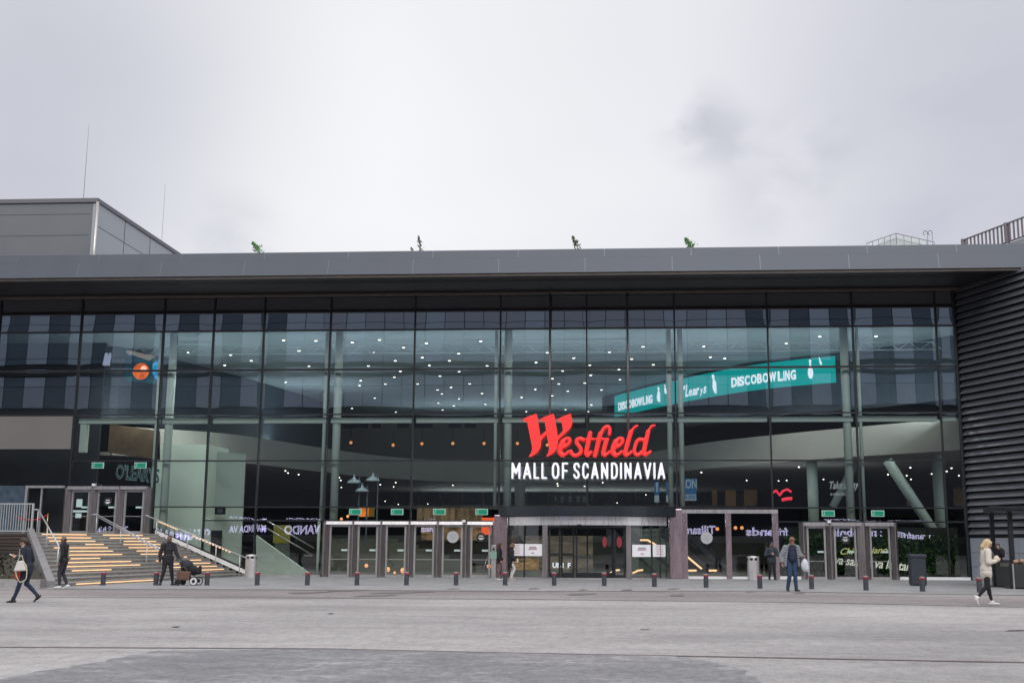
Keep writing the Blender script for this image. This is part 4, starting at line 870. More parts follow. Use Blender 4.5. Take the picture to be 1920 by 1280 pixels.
# dark shadow gap under each nosing is modelled as a thin projecting tread edge
mb = MB()
for k in range(NS):
    z1 = ZT * (k + 1) / NS; a, b_ = nos[k]; dd = (b_ - a).normalized(); nn = Vector((-dd.y, dd.x, 0)) ; nn = nn if nn.x > 0 else -nn
    mb.hexa([b_ + nn * .03 + Vector((0, 0, z1 - .035)), a + nn * .03 + Vector((0, 0, z1 - .035)), a - nn * .01 + Vector((0, 0, z1 - .035)), b_ - nn * .01 + Vector((0, 0, z1 - .035))], [b_ + nn * .03 + Vector((0, 0, z1 + .004)), a + nn * .03 + Vector((0, 0, z1 + .004)), a - nn * .01 + Vector((0, 0, z1 + .004)), b_ - nn * .01 + Vector((0, 0, z1 + .004))])
mb.build('nosing', pm('nosing_stone', (.37, .355, .34), .7, var=.15), st)
mb = MB(); mb.prism([(A1.x + .02, A1.y), (-22.7, -.12), (-44, -.12), (-44, -5.0), (B1.x, B1.y)], 1.4, ZT - .002)
mb.build('landing', M_step, st)
rows = {13: [(78, 162), (193, 267)], 12: [(87, 170), (206, 280)], 11: [(92, 178), (232, 292)], 10: [(160, 194), (231, 300)], 9: [(101, 202), (241, 303)], 8: [(130, 211), (256, 318)], 7: [(130, 228), (264, 322)], 6: [(132, 187), (345, 350)], 5: [(125, 245), (292, 303), (356, 376)], 4: [(125, 262), (322, 393)], 3: [(134, 208), (323, 406)], 2: [(364, 419)], 0: [(142, 286)]}
def on_seg(px, a, b_, z):       # where the sight line's vertical plane meets the nosing line
    best = None
    for k in range(401):
        p = a.lerp(b_, k / 400); d = Vector((p.x, p.y, z)) - CAM; c = Xw * d.x + Yw * d.y + Zw * d.z; x = PX + FPX * c.x / c.z
        if best is None or abs(x - px) < best[0]: best = (abs(x - px), p)
    return best[1]
for k, segs in rows.items():
    z = ZT * (k + 1) / NS - .085; a, b_ = nos[k]; dd = (b_ - a).normalized(); nn = Vector((-dd.y, dd.x, 0)); nn = nn if nn.x > 0 else -nn
    for x0, x1 in segs:
        p, q = on_seg(x0, a, b_, z), on_seg(x1, a, b_, z)
        if (p - q).length < .1: continue
        u = Vector((0, 0, z))
        MB().hexa([p + nn * .028 + u, q + nn * .028 + u, q + nn * .002 + u, p + nn * .002 + u], [p + nn * .028 + u + Z3 * .032, q + nn * .028 + u + Z3 * .032, q + nn * .002 + u + Z3 * .032, p + nn * .002 + u + Z3 * .032]).build('light_strip', M_led, st)
# right stringer along the glass, sloping white edge
mb = MB()
mb.hexa([A0 + Vector((.5, -.10, 0)), A0 + Vector((.5, .02, 0)), A0 + Vector((.3, .02, 0)), A0 + Vector((.3, -.10, 0))], [A0 + Vector((.5, -.10, .12)), A0 + Vector((.5, .02, .12)), A0 + Vector((.3, .02, .12)), A0 + Vector((.3, -.10, .12))])
a, c = Vector((-17.8, -.13, .0)), Vector((-22.7, -.13, ZT + .0))
mb.hexa([a, c, c + Vector((0, .1, 0)), a + Vector((0, .1, 0))], [a + Z3 * .2, c + Z3 * .2, c + Vector((0, .1, .2)), a + Vector((0, .1, .2))])
mb.build('stringer', pm('pale_stringer', (.74, .72, .72), .6, var=.08), st)
MB().hexa([(-22.85, -.02, 0), (-17.75, -.02, 0), (-17.75, .03, 0), (-22.85, .03, 0)], [(-22.85, -.02, ZT + .3), (-17.75, -.02, .28), (-17.75, .03, .28), (-22.85, .03, ZT + .3)]).build('base_flashing', M_black, mall)
# left stringer with stone blocks
mb = MB(); dL = (B1 - B0); side = Vector((dL.y, -dL.x, 0)).normalized(); side = side if side.x < 0 else -side
mb.hexa([B0, B0 + side * .28, B1 + side * .28, B1], [B0 + Z3 * .22, B0 + side * .28 + Z3 * .22, B1 + side * .28 + Z3 * (ZT + .2), B1 + Z3 * (ZT + .2)])
mb.build('side_wall', pm('side_stone', (.22, .215, .22), .8, var=.15), st)
# handrails
def rail(name, pts, posts, r=.03, double=0.0, label='', led=None):
    t = thing(name, label, 'handrail', tuple(Vector((pts[-1][0], pts[-1][1], 0))))
    pts = [Vector(p) for p in pts]; mb = MB(); mb.path(pts, r)
    if double: mb.path([p + Vector((0, -.0, -double)) for p in pts[1:]], r * .8)
    mb.build('rail', M_rail, t, smooth=True)
    for top, zb in posts: MB().tube((top.x, top.y, zb), top, .025, n=8).build('post', M_rail, t, smooth=True)
    if led:
        for a, b_ in led:
            n = 12
            mbl = MB()
            for k in range(n):
                p = a.lerp(b_, k / n); q = a.lerp(b_, (k + .5) / n); mbl.tube(p, q, .022, n=6)
            mbl.build('light_strip', M_led, t)
    return t
r1 = [G(65, 955, 3.0), G(73, 955, 3.0), G(110, 1022, 1.55)]
r1 = [F(64, 955, -5.0), F(72, 955, -5.0), F(110, 1022, -11.5)]
rail('handrail', r1, [(r1[1], 2.0), (r1[1].lerp(r1[2], .5), 1.3), (r1[2], .45)], label='short steel handrail at the left edge of the steps')
r2 = [F(172, 964, -1.0), F(182, 964, -1.2), F(303, 1030, -6.5)]
rail('handrail', r2, [(r2[1], 2.0), (r2[1].lerp(r2[2], .4), 1.2), (r2[1].lerp(r2[2], .8), .5)], double=.09, label='double steel handrail down the middle of the steps')
r3 = [F(273, 965, -.5), F(280, 968, -.5), F(463, 1046, -.9)]
rail('handrail', r3, [(r3[1].lerp(r3[2], f), max(0, 2.0 - 2.0 * f - .1)) for f in (.08, .40, .69, .93)], label='steel handrail with amber lights beside the mint glass wall', led=[(r3[1].lerp(r3[2], .1) - Z3 * .05, r3[1].lerp(r3[2], .3) - Z3 * .05), (r3[1].lerp(r3[2], .45) - Z3 * .05, r3[1].lerp(r3[2], .85) - Z3 * .05)])
# planted bank left of the stairs
pb = thing('raised_planter', 'dark timber and hedge bank left of the illuminated steps', 'planter', (-24, -14, 0))
KL = [(-20.3, -15.9), (-34, -15.4), (-44, -15.4)]
MB().box(-46, -20.35, -16.1, -15.6, 0, .30).build('kerb_wall', M_kerb, pb)
mb = MB(); mb.add([(-46, -15.6, .28), (-20.5, -15.6, .28), (-23.6, -11, 1.0), (-46, -11, 1.0), (-23.6, -11, 0), (-46, -11, 0)], [(0, 1, 2, 3), (3, 2, 4, 5)])
mb.build('soil_bank', pm('dark_soil', (.035, .03, .022), .9, var=.3), pb)
mb = MB()
for k in range(8): mb.box(-46, -23.9 - .3 * k, -10.9 + .78 * k, -10.8 + .78 * k + .7, .85 + .15 * k, .97 + .15 * k)
mb.build('timber_terrace', pm('dark_timber', (.055, .042, .035), .75, var=.4, vscale=2, stretch=(.3, 1, 4)), pb)
MB().box(-46, -26.6, -4.95, -4.75, 0, ZT).build('retaining_wall', pm('timber_wall', (.05, .04, .034), .8, var=.3), pb)
leaves('hedge_foliage', [(-40, -23.2, -14.6, -11.6, .55, 1.15), (-40, -21.8, -15.3, -13.0, .35, .75)], 5200, .09, leafmat('hedge_leaf', (.055, .065, .028), (.03, .03, .018)), '', '', seed=5, parent=pb, stuff=False)['kind'] = 'stuff'
# railing on the landing
rt_ = thing('metal_railing', 'upright bar steel railing on the landing at far left', 'railing', tuple(F(30, 998, -4.8)))
ax, bx = F(-60, 970, -4.8).x, F(61, 970, -4.8).x; zt_, zb_ = F(30, 943, -4.8).z, F(30, 996, -4.8).z
mb = MB(); mb.box(ax, bx, -4.84, -4.78, zt_ - .05, zt_).box(ax, bx, -4.83, -4.79, zb_ - .0, zb_ + .05); mb.build('rail', M_rail, rt_)
mb = MB(); x = ax
while x < bx: mb.box(x, x + .025, -4.825, -4.795, zb_ + .05, zt_ - .05); x += .12
mb.build('bars', M_rail, rt_)
for x in (bx, bx - 1.6, bx - 3.2): MB().box(x - .04, x + .04, -4.85, -4.77, ZT, zt_).build('post', M_rail, rt_)
t = thing('rope_barrier', 'red rope barrier with brass post by the open upper door', 'barrier', tuple(F(90, 995, -2.0)))
MB().path(smoothpath([F(28, 966, -2.5), F(40, 972, -2.5), F(60, 974, -2.3), F(78, 971, -2.1), F(88, 965, -2)], 5), .035).build('rope', pm('red_rope', (.4, .01, .015), .8), t, smooth=True)
MB().tube((F(90, 962, -2).x, -2, ZT), F(90, 962, -2), .025).build('post', pm('brass', (.5, .35, .1), .3, .9), t, smooth=True)

# ------------------------------------------------------------------ right louvred wing
wd = Vector((ray(300, 1020).x, ray(300, 1020).y, 0)).normalized(); wn_ = Vector((-wd.y, wd.x, 0)); wn_ = wn_ if wn_.x < 0 else -wn_
lw = thing('louvred_wing', 'dark wing wall of horizontal metal louvres right of the glass front', 'building', (XR, 0, 0))
C0 = Vector((XR, 0, 0)); EN = C0 - wd * 16
def wbox(t0, t1, n0, n1, z0, z1, name, m, parent=lw, bevel=0):
    p = [C0 - wd * t0 + wn_ * n0, C0 - wd * t1 + wn_ * n0, C0 - wd * t1 + wn_ * n1, C0 - wd * t0 + wn_ * n1]
    return MB().hexa([q + Z3 * z0 for q in p], [q + Z3 * z1 for q in p]).build(name, m, parent, bevel=bevel)
wbox(0, 16, -.6, -.35, 2.05, 14.05, 'louvre_backing', M_louvback)
wbox(0, .12, -.35, .02, 0, 14.05, 'corner_trim', M_black)
k = 0; z = 2.12
while z < 14.0:
    p0, p1 = C0 - wd * .12, C0 - wd * 16
    q0, q1 = p0 - wn_ * .16, p1 - wn_ * .16
    MB().hexa([p0 + Z3 * z, p1 + Z3 * z, q1 + Z3 * (z + .03), q0 + Z3 * (z + .03)], [p0 + Z3 * (z + .03), p1 + Z3 * (z + .03), q1 + Z3 * (z + .275), q0 + Z3 * (z + .275)]).build('louvre', M_louv, lw)
    z += .335
wbox(0, 16, -.5, -.05, 1.98, 2.10, 'louvre_sill', M_black)
for a, b_ in ((0.12, 1.5), (1.52, 3.4), (3.42, 5.6), (5.62, 8), (8.02, 11), (11.02, 16)):
    for z0, z1 in ((0, .62), (.635, 1.28), (1.295, 1.96)):
        wbox(a, b_, -.4, -.06, z0, z1, 'stone_panel', M_panel)
# roof terrace building on the right with bar railing
P0 = F(1806, 449, 9); up = P0.z
tb = thing('roof_terrace', 'pale upper storey with bar railing rising behind the roof edge at right', 'building', (P0.x, P0.y, 15.1))
p1 = P0 - wd * 16
MB().hexa([(P0.x, P0.y, 15.1), (p1.x, p1.y, 15.1), (p1.x + 14, p1.y, 15.1), (P0.x + 14, P0.y + 6, 15.1)], [(P0.x, P0.y, up - 1.15), (p1.x, p1.y, up - 1.15), (p1.x + 14, p1.y, up - 1.15), (P0.x + 14, P0.y + 6, up - 1.15)]).build('wall', pm('terrace_wall', (.30, .32, .34), .6, var=.05), tb)
mb = MB(); n = Vector((-wd.y, wd.x, 0)) * .04
for zz in (up - .07, up - 1.1): mb.hexa([P0 - n + Z3 * (zz - up), p1 - n + Z3 * (zz - up), p1 + n + Z3 * (zz - up), P0 + n + Z3 * (zz - up)], [P0 - n + Z3 * (zz + .07 - up), p1 - n + Z3 * (zz + .07 - up), p1 + n + Z3 * (zz + .07 - up), P0 + n + Z3 * (zz + .07 - up)])
k = 0.0
while k < 16:
    q = P0 - wd * k; mb.box(q.x - .045, q.x + .045, q.y - .03, q.y + .03, up - 1.05, up - .07); k += .32
for k in range(5):
    q = P0 - wd * (3.6 * k); mb.box(q.x - .12, q.x + .12, q.y - .08, q.y + .08, up - 1.1, up + .02)
mb.build('railing', pm('railing_mauve', (.17, .14, .16), .6), tb)
# tank house with safety rail and curled vents
th = thing('roof_plant_room', 'low white rooftop plant room with thin safety rail', 'plant room', tuple(F(1690, 455, 20)))
a, b_, c = F(1650, 455, 20), F(1732, 455, 20), F(1692, 442.5, 20)
polyface('housing', [Vector((a.x, 20, 15.1)), Vector((b_.x, 20, 15.1)), Vector((b_.x, 20, a.z + .1)), F(1693, 442, 20), F(1655, 449, 20), Vector((a.x, 20, a.z - .1))], pm('housing_white', (.55, .60, .60), .6, var=.08, vscale=1), th, 4)
rp = [F(1625, 456, 19.5), F(1680, 437.5, 19.5), F(1752, 454, 19.5)]
mb = MB(); mb.path(rp, .03)
for a, b_ in ((0, 1), (1, 2)):
    for k in range(6):
        p = rp[a].lerp(rp[b_], k / 5); mb.tube(p, p - Z3 * .75, .022, n=5)
mb.path([p - Z3 * .38 for p in rp], .02); mb.build('safety_rail', pm('rail_grey', (.25, .25, .27), .5), th)
for px, lb in ((1739, 'thin hooked vent pipe, left of two beside the plant room'), (1748, 'thin hooked vent pipe, right of two beside the plant room')):
    p = F(px, 455, 18); q = F(px, 440, 18); mb = MB(); cc = q - X3 * .13
    mb.tube((p.x, 18, 15.1), q, .028, n=6); mb.path([cc + Vector((.13 * math.cos(a), 0, .16 * math.sin(a) + .12)) for a in [k * .45 - .6 for k in range(12)]], .028, 6)
    o = mb.build('vent_pipe', MATS['rail_grey'], smooth=True); tag(o, lb, 'vent pipe', 'hooked vent pipes on the roof')
# upper box at left
Y1, Y2 = 8, 21.1; q = F(183, 372, Y1)
ub = thing('rooftop_hall', 'grey metal clad box volume on the roof at far left', 'building', (q.x, Y1, 15.1))
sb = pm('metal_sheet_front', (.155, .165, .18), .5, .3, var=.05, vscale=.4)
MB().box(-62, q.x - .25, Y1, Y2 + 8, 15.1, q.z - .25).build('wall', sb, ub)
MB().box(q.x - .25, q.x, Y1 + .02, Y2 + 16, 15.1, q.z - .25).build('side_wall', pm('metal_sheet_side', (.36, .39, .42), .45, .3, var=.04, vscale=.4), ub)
MB().box(-62, q.x + .08, Y1 - .10, Y2 + 16, q.z - .25, q.z).build('coping', pm('coping_metal', (.15, .15, .165), .5, .4), ub)
mb = MB()
for zz in (17.0, 18.3, 19.6, 20.9): mb.box(-62, q.x - .4, Y1 - .012, Y1, zz, zz + .03)
mb.build('panel_joint', pm('joint_dark', (.08, .085, .09), .6), ub)
mb = MB()
for yy in (12.0, 16, 20): mb.box(q.x, q.x + .015, yy, yy + .05, 15.1, q.z - .25)
for zz in (18.2, 20.2): mb.box(q.x, q.x + .012, Y1 + .1, Y2 + 16, zz, zz + .03)
mb.build('panel_joint', MATS['joint_dark'], ub)
MB().tube((q.x + .06, Y1 - .08, 15.1), (q.x + .06, Y1 - .08, q.z - .25), .09, n=12).build('downpipe', pm('galvanised', (.5, .47, .46), .35, .7), ub, smooth=True)
for px, py0, lb, Y in ((167, 232, 'tall thin lightning rod standing on the rooftop hall', 8.5), (310, 345, 'thin lightning rod on the roof right of the hall', 19)):
    p = F(px, py0, Y); t = thing('lightning_rod', lb, 'lightning rod', (p.x, Y, 15.1 if px > 200 else q.z))
    MB().tube((p.x, Y, 15.1 if px > 200 else q.z), p, .028, .010, n=6).build('rod', pm('rod_steel', (.3, .3, .32), .4, .6), t)
    MB().tube((p.x - .15, Y, q.z + .1 if px < 200 else 15.3), (p.x + .15, Y, q.z + .1 if px < 200 else 15.3), .03, n=6).build('clamp', MATS['rod_steel'], t)
# roof plants
def sprout(px, py, lean, h, label, seed, dens, mm, spread=.24):
    random.seed(seed); b0 = F(px, py, -3.9); b0 = Vector((b0.x, -3.9, 15.26)); t = thing('roof_plant', label, 'plant', tuple(b0), 0, 'self sown plants on the roof edge')
    pts = smoothpath([b0, b0 + Vector((lean * .4, 0, h * .5)), b0 + Vector((lean, 0, h))], 5); MB().path(pts, .015, 5).build('stem', pm('stem_green', (.06, .09, .03), .7), t)
    mb = MB()
    for k in range(dens):
        f = random.uniform(.15, 1.05); c = pts[min(len(pts) - 1, int(f * (len(pts) - 1)))] + Vector([random.gauss(0, spread * .4 * (1.2 - f)) for _ in range(3)])
        a = Vector((random.gauss(0, .5) + lean * .4, random.gauss(0, .4), random.uniform(.2, 1))).normalized(); s = random.uniform(.05, .11); b2 = a.cross(Vector([random.gauss(0, 1) for _ in range(3)])).normalized()
        mb.add([c - a * s, c + b2 * s * .35, c + a * s, c - b2 * s * .35], [(0, 1, 2, 3)])
    mb.build('foliage', mm, t)
LG = leafmat('roof_leaf', (.14, .34, .10), (.06, .16, .04)); LB = leafmat('roof_leaf_dull', (.24, .26, .24), (.12, .14, .12))
sprout(488, 470, -.38, .55, 'bushy bright green sprout on the roof edge, leftmost of the five', 1, 170, LG)
sprout(789, 468, -.12, .72, 'sparse grey green sprout on the roof edge above left doors', 2, 60, LB, .2)
sprout(774, 468, -.12, .25, 'tiny twig sprouting left of the sparse grey green sprout', 6, 14, LB, .1)
sprout(1084, 464, -.25, .62, 'thin feathery sprout on roof edge above the red sign', 3, 110, leafmat('roof_leaf_olive', (.12, .16, .07), (.05, .07, .03)), .3)
sprout(1298, 460, -.32, .48, 'bushy green sprout on the roof edge, rightmost of the five', 4, 150, LG)

# ------------------------------------------------------------------ arena behind the camera (seen as reflections)
ar = thing('stadium', 'huge stadium with tall grey panels mirrored in the glass front', 'stadium', (-20, -140, 0))
AY = -140.0
PA = [pm('arena_panel_light', (.36, .45, .58), .4, .2, var=.03), pm('arena_panel_mid', (.31, .37, .47), .45, .2, var=.04), pm('arena_panel_dark', (.07, .11, .16), .5, .2, var=.05)]
random.seed(11)
MB().box(-190, 120, AY - 20, AY - .5, 0, 58).build('bowl_wall', pm('arena_base', (.03, .035, .045), .7), ar)
mbs = [MB(), MB(), MB()]; x = -190.0; i = 0
while x < 120:
    w = 3.9 if x < -60 else 3.5
    xl = x
    if xl < -74 or xl > 30: kd = 0 if i % 2 == 0 else 2
    elif xl < -60 or xl > 18: kd = 1 if i % 2 == 0 else 2
    else: kd = random.choice((1, 1, 1, 0)) if i % 3 else 1
    for z0, z1 in ((24.6, 28.7), (28.8, 30.7), (32.4, 33.5), (33.6, 39.4), (39.5, 58)):
        kk = kd if z0 != 24.6 else (2 if kd == 2 else 1)
        mbs[kk].box(x + .06, x + w - .06, AY - .5, AY + (.0 if i % 2 else .12), z0, z1)
    x += w; i += 1
for m_, b__ in zip(PA, mbs): b__.build('cladding_panels', m_, ar)
MB().box(-190, 120, AY - .2, AY + .5, 31.0, 32.1).build('dark_ledge', pm('arena_ledge', (.01, .011, .014), .8), ar)
M_led2 = pm('arena_led_text', (.7, .66, 1), .5, emit=6.0, ec=(.74, .68, 1))
def mirror_text(s, px0, px1, py0, py1, m=M_led2, bold=.03):
    a, b_ = F(px0, py1, -AY), F(px1, py0, -AY)          # virtual image position, then mirrored in the glass
    # seen from the plaza the arena faces +Y; its own left-to-right runs towards -X
    return text('led_text', s, m, Vector((b_.x, AY + .4, a.z)), Vector((-1, 0, 0)), Z3, b_.x - a.x, b_.z - a.z, ar, .05, bold)
for s, x0, x1, y0, y1 in (('Tillsam', 1283, 1341, 985, 1001), ('friends', 1398, 1478, 988, 1004), ('mot mobbning', 1545, 1690, 990, 1010), ('transfr', 1690, 1745, 994, 1007), ('TILLSAM', 180, 242, 986, 1000), ('SAMMANS', 285, 392, 990, 1012), ("MANDA VA", 430, 500, 980, 996), ("VANDO", 535, 606, 980, 1000), ('friends', 790, 815, 985, 997)):
    mirror_text(s, x0, x1, y0, y1)
t = pm('arena_red', (.3, .02, .03), .5, emit=.5, ec=(.8, .1, .15))
for k in range(26):
    a = F(20 + 15.4 * k, 586, -AY)
    if k in (7, 8, 17): continue
    MB().box(a.x, a.x + random.uniform(.5, 1.0), AY + .2, AY + .4, a.z - random.uniform(0, .5), a.z + random.uniform(.2, .9)).build('red_mark', t, ar)

# ------------------------------------------------------------------ bollards
BX = [(193, 1097), (292, 1097), (388, 1097), (482, 1097), (576, 1097), (669, 1097), (762, 1097), (855, 1097), (947, 1097), (1039, 1097.5), (1133, 1098), (1227, 1100), (1324, 1101.5), (1425, 1103), (1522, 1104), (1624, 1106.5), (1730, 1108.5), (1837, 1110.5)]
BL = ['red topped bollard standing before the lowest stair light strip', 'red topped bollard hard against the standing man in black', 'red topped bollard right of the pram near stair foot', 'red topped bollard just right of the steel litter bin by the stairs', 'red topped bollard before the mint interior stair side, left of glass doors', 'red topped bollard before the second of the six glass doors', 'red topped bollard before the third door, in front of kiosk lamps', 'red topped bollard before the fifth glass door below grey round sticker', 'red topped bollard partly hiding the two women in dark jackets', 'red topped bollard before the left leaf of the revolving door', 'red topped bollard before the red oval stickers of revolving door', 'red topped bollard before the white notices right of revolving door', 'red topped bollard before the tall portal below grey round sticker', 'red topped bollard between steel bin and man in grey puffer jacket', 'red topped bollard immediately right of the man in puffer jacket', 'red topped bollard before the middle post of the right hand doors', 'red topped bollard overlapping the tall dark cabinet', 'red topped bollard behind the legs of the blonde woman, rightmost']
M_bol = pm('bollard_grey', (.055, .06, .072), .5, .2, var=.15, vscale=6); M_bred = pm('bollard_red', (.42, .02, .035), .5); M_bcap = pm('bollard_cap', (.30, .28, .29), .4, .4)
proto = None
for (px, py), lb in zip(BX, BL):
    if proto is None:
        proto = thing('bollard', lb, 'bollard', (0, 0, 0), 0, 'bollards along the paving edge')
        MB().lathe((0, 0, 0), [(.112, 0), (.112, .012), (.092, .02), (.092, .42), (.086, .425)], 22).build('post', M_bol, proto, smooth=False, local=True)
        mb = MB()
        for k in range(8):
            a = 2 * math.pi * k / 8; mb.box(.080 * math.cos(a) - .025, .080 * math.cos(a) + .025, .080 * math.sin(a) - .025, .080 * math.sin(a) + .025, .43, .475, rz=a)
        mb.lathe((0, 0, 0), [(.072, .42), (.072, .48)], 18); mb.build('red_ring', M_bred, proto, local=True)
        MB().lathe((0, 0, 0), [(.095, .475), (.097, .50), (.088, .515), (.03, .52)], 22).build('cap', M_bcap, proto, local=True)
        t = proto
    else: t = copy_tree(proto); t['label'] = lb
    t.location = G(px, py) ; t.scale = (1.0, 1.0, 1.0)

# ------------------------------------------------------------------ street furniture
def bin_(px, py, h, r, label):
    p = G(px, py); t = thing('litter_bin', label, 'litter bin', tuple(p))
    MB().lathe(p, [(r * .95, 0), (r, .03), (r, h * .80), (r * .98, h * .82)], 28).build('body', pm('bin_steel', (.62, .60, .60), .32, .6, var=.1), t, smooth=False)
    MB().lathe(p, [(r * .86, h * .78), (r * .86, h * .93)], 24).build('inner', M_black, t)
    MB().lathe(p, [(r * 1.0, h * .92), (r * 1.02, h * .95), (r * .9, h), (.05, h * 1.01)], 28).build('lid', MATS['bin_steel'], t)
    for a in (-2.4, -1.57, -.7): MB().box(p.x + r * .97 * math.cos(a) - .04, p.x + r * .97 * math.cos(a) + .04, p.y + r * .97 * math.sin(a) - .02, p.y + r * .97 * math.sin(a) + .02, h * .8, h * .93, rz=a + 1.57).build('lid_support', MATS['bin_steel'], t)
bin_(1413, 1088, 1.10, .27, 'steel litter bin in front of the tall portal'); bin_(470, 1083, 1.08, .27, 'steel litter bin at the foot of the right handrail')
p = G(1722, 1098); t = thing('utility_cabinet', 'tall dark blue grey cabinet standing before the planted wall', 'cabinet', tuple(p))
MB().box(p.x - .30, p.x + .30, p.y - .2, p.y + .3, .06, 1.12).build('body', pm('cabinet_navy', (.022, .028, .040), .5, var=.1), t, bevel=.02)
MB().box(p.x - .34, p.x + .34, p.y - .24, p.y + .34, 1.12, 1.26).build('lid', MATS['cabinet_navy'], t, bevel=.03); MB().box(p.x - .26, p.x + .26, p.y - .17, p.y + .27, 0, .06).build('foot', M_black, t)
# wayfinding post and bent steel frame near the doors
p = G(925, 1084); t = thing('door_button_post', 'slim steel post with green sign left of the revolving door', 'post', tuple(p))
MB().box(p.x - .11, p.x + .11, p.y - .05, p.y + .05, 0, 1.55).build('post', M_steel, t, bevel=.01); MB().box(p.x - .15, p.x + .15, p.y - .07, p.y - .055, .92, 1.25).build('sign_plate', pm('plate_green', (.20, .33, .27), .5), t); MB().box(p.x - .04, p.x + .04, p.y - .065, p.y - .052, 1.3, 1.42).build('button', M_black, t)
q = G(902, 1082); o = MB().path([Vector((q.x, q.y, 0)), Vector((q.x + .30, q.y, 1.0)), Vector((q.x + .38, q.y, 1.08)), Vector((p.x - .1, p.y, 1.08))], .025).build('guard_bar', M_steel, smooth=True); tag(o, 'bent steel guard bar leaning beside the green signed post', 'guard bar')
# black stall with flat roof at far right
p = G(1892, 1102); t = thing('market_stall', 'black flat roofed stall with slim posts at the right edge', 'stall', tuple(p))
MB().prism([(p.x - .9, p.y - 1.2), (p.x + 3.5, p.y - 1.2), (p.x + 3.5, p.y + 1.6), (p.x - .3, p.y + 1.6)], 2.90, 3.10).build('roof', M_black, t)
MB().hexa([(p.x - .9, p.y - 1.25, 3.0), (p.x + 3.5, p.y - 1.25, 2.85), (p.x + 3.5, p.y - 1.2, 2.85), (p.x - .9, p.y - 1.2, 3.0)], [(p.x - .9, p.y - 1.25, 3.06), (p.x + 3.5, p.y - 1.25, 3.06), (p.x + 3.5, p.y - 1.2, 3.06), (p.x - .9, p.y - 1.2, 3.06)]).build('valance', M_black, t)
for dx, dy, w in ((-.12, 1.2, .15), (.06, -.4, .16), (2.5, -.4, .16)):
    MB().box(p.x + dx - w / 2, p.x + dx + w / 2, p.y + dy - w / 2, p.y + dy + w / 2, 0, 2.92).build('post', M_black, t); MB().box(p.x + dx - .3, p.x + dx + .3, p.y + dy - .25, p.y + dy + .25, 0, .04).build('base_plate', M_black, t)
MB().box(p.x - .15, p.x + 2.4, p.y + .9, p.y + 1.5, .05, 1.05).build('counter', pm('stall_black', (.02, .022, .025), .6, var=.2), t); MB().box(p.x + .0, p.x + .35, p.y + .88, p.y + .9, .8, .95).build('counter_grille', pm('grille_grey', (.1, .1, .1), .5), t)
p = G(1908, 1104); pl_ = thing('black_box', 'black waist high box bin with tan filling before the stall', 'box', tuple(p))
MB().box(p.x - .12, p.x + .7, p.y - .1, p.y + .5, .05, .92).build('body', MATS['stall_black'], pl_, bevel=.02); MB().box(p.x - .17, p.x - .12, p.y - .1, p.y - .05, 0, .95).build('leg', M_steel, pl_)
mb = MB(); random.seed(3)
for k in range(9): mb.ell((p.x + .02 + .07 * k, p.y + .1 + random.uniform(-.1, .3), .95 + random.uniform(0, .12)), (.09, .1, .08), 8, 6)
mb.build('tan_filling', pm('tan_filling', (.42, .27, .18), .8, var=.3, vscale=15), pl_, smooth=True)
p = G(1882, 1098); cab = thing('slim_cabinet', 'slim black counter unit with pale edge behind the blonde woman', 'cabinet', tuple(p)); MB().box(p.x - .16, p.x + .25, p.y, p.y + .5, .03, 1.02).build('body', MATS['stall_black'], cab, bevel=.02); MB().box(p.x - .20, p.x - .165, p.y, p.y + .5, 0, 1.05).build('edge', M_steel, cab)

#PEOPLE#
# ------------------------------------------------------------------ people
def V(*a): return Vector(a)
def hand(mb, wr, d, palm_n, s, curl=.5, r=1.0):
    """palm, four fingers of unequal length with a knuckle bend, and a thumb from the side"""
    d = d.normalized(); pn = (palm_n - d * palm_n.dot(d)).normalized(); sd_ = d.cross(pn)
    mb.cap(wr, .026 * s, wr + d * .055 * s, .036 * s, 10, sq=(pn, .55)); mb.cap(wr + d * .05 * s, .036 * s, wr + d * .085 * s, .034 * s, 10, sq=(pn, .5))
    for k, (o, ln) in enumerate(((-.028, .062), (-.010, .076), (.009, .071), (.026, .055))):
        a = wr + d * .092 * s + sd_ * o * s; b1 = a + (d * math.cos(curl * .8) + pn * math.sin(curl * .8)).normalized() * ln * .5 * s
        c = b1 + (d * math.cos(curl * 1.8) + pn * math.sin(curl * 1.8)).normalized() * ln * .5 * s
        mb.cap(a, .0095 * s, b1, .009 * s, 8); mb.cap(b1, .009 * s, c, .0075 * s, 8)
    a = wr + d * .03 * s - sd_ * .03 * s; b1 = a + (d * .6 - sd_ * .6 + pn * .35).normalized() * .04 * s
    mb.cap(a, .013 * s, b1, .011 * s, 8); mb.cap(b1, .011 * s, b1 + (d * .9 + pn * .4).normalized() * .03 * s, .009 * s, 8)
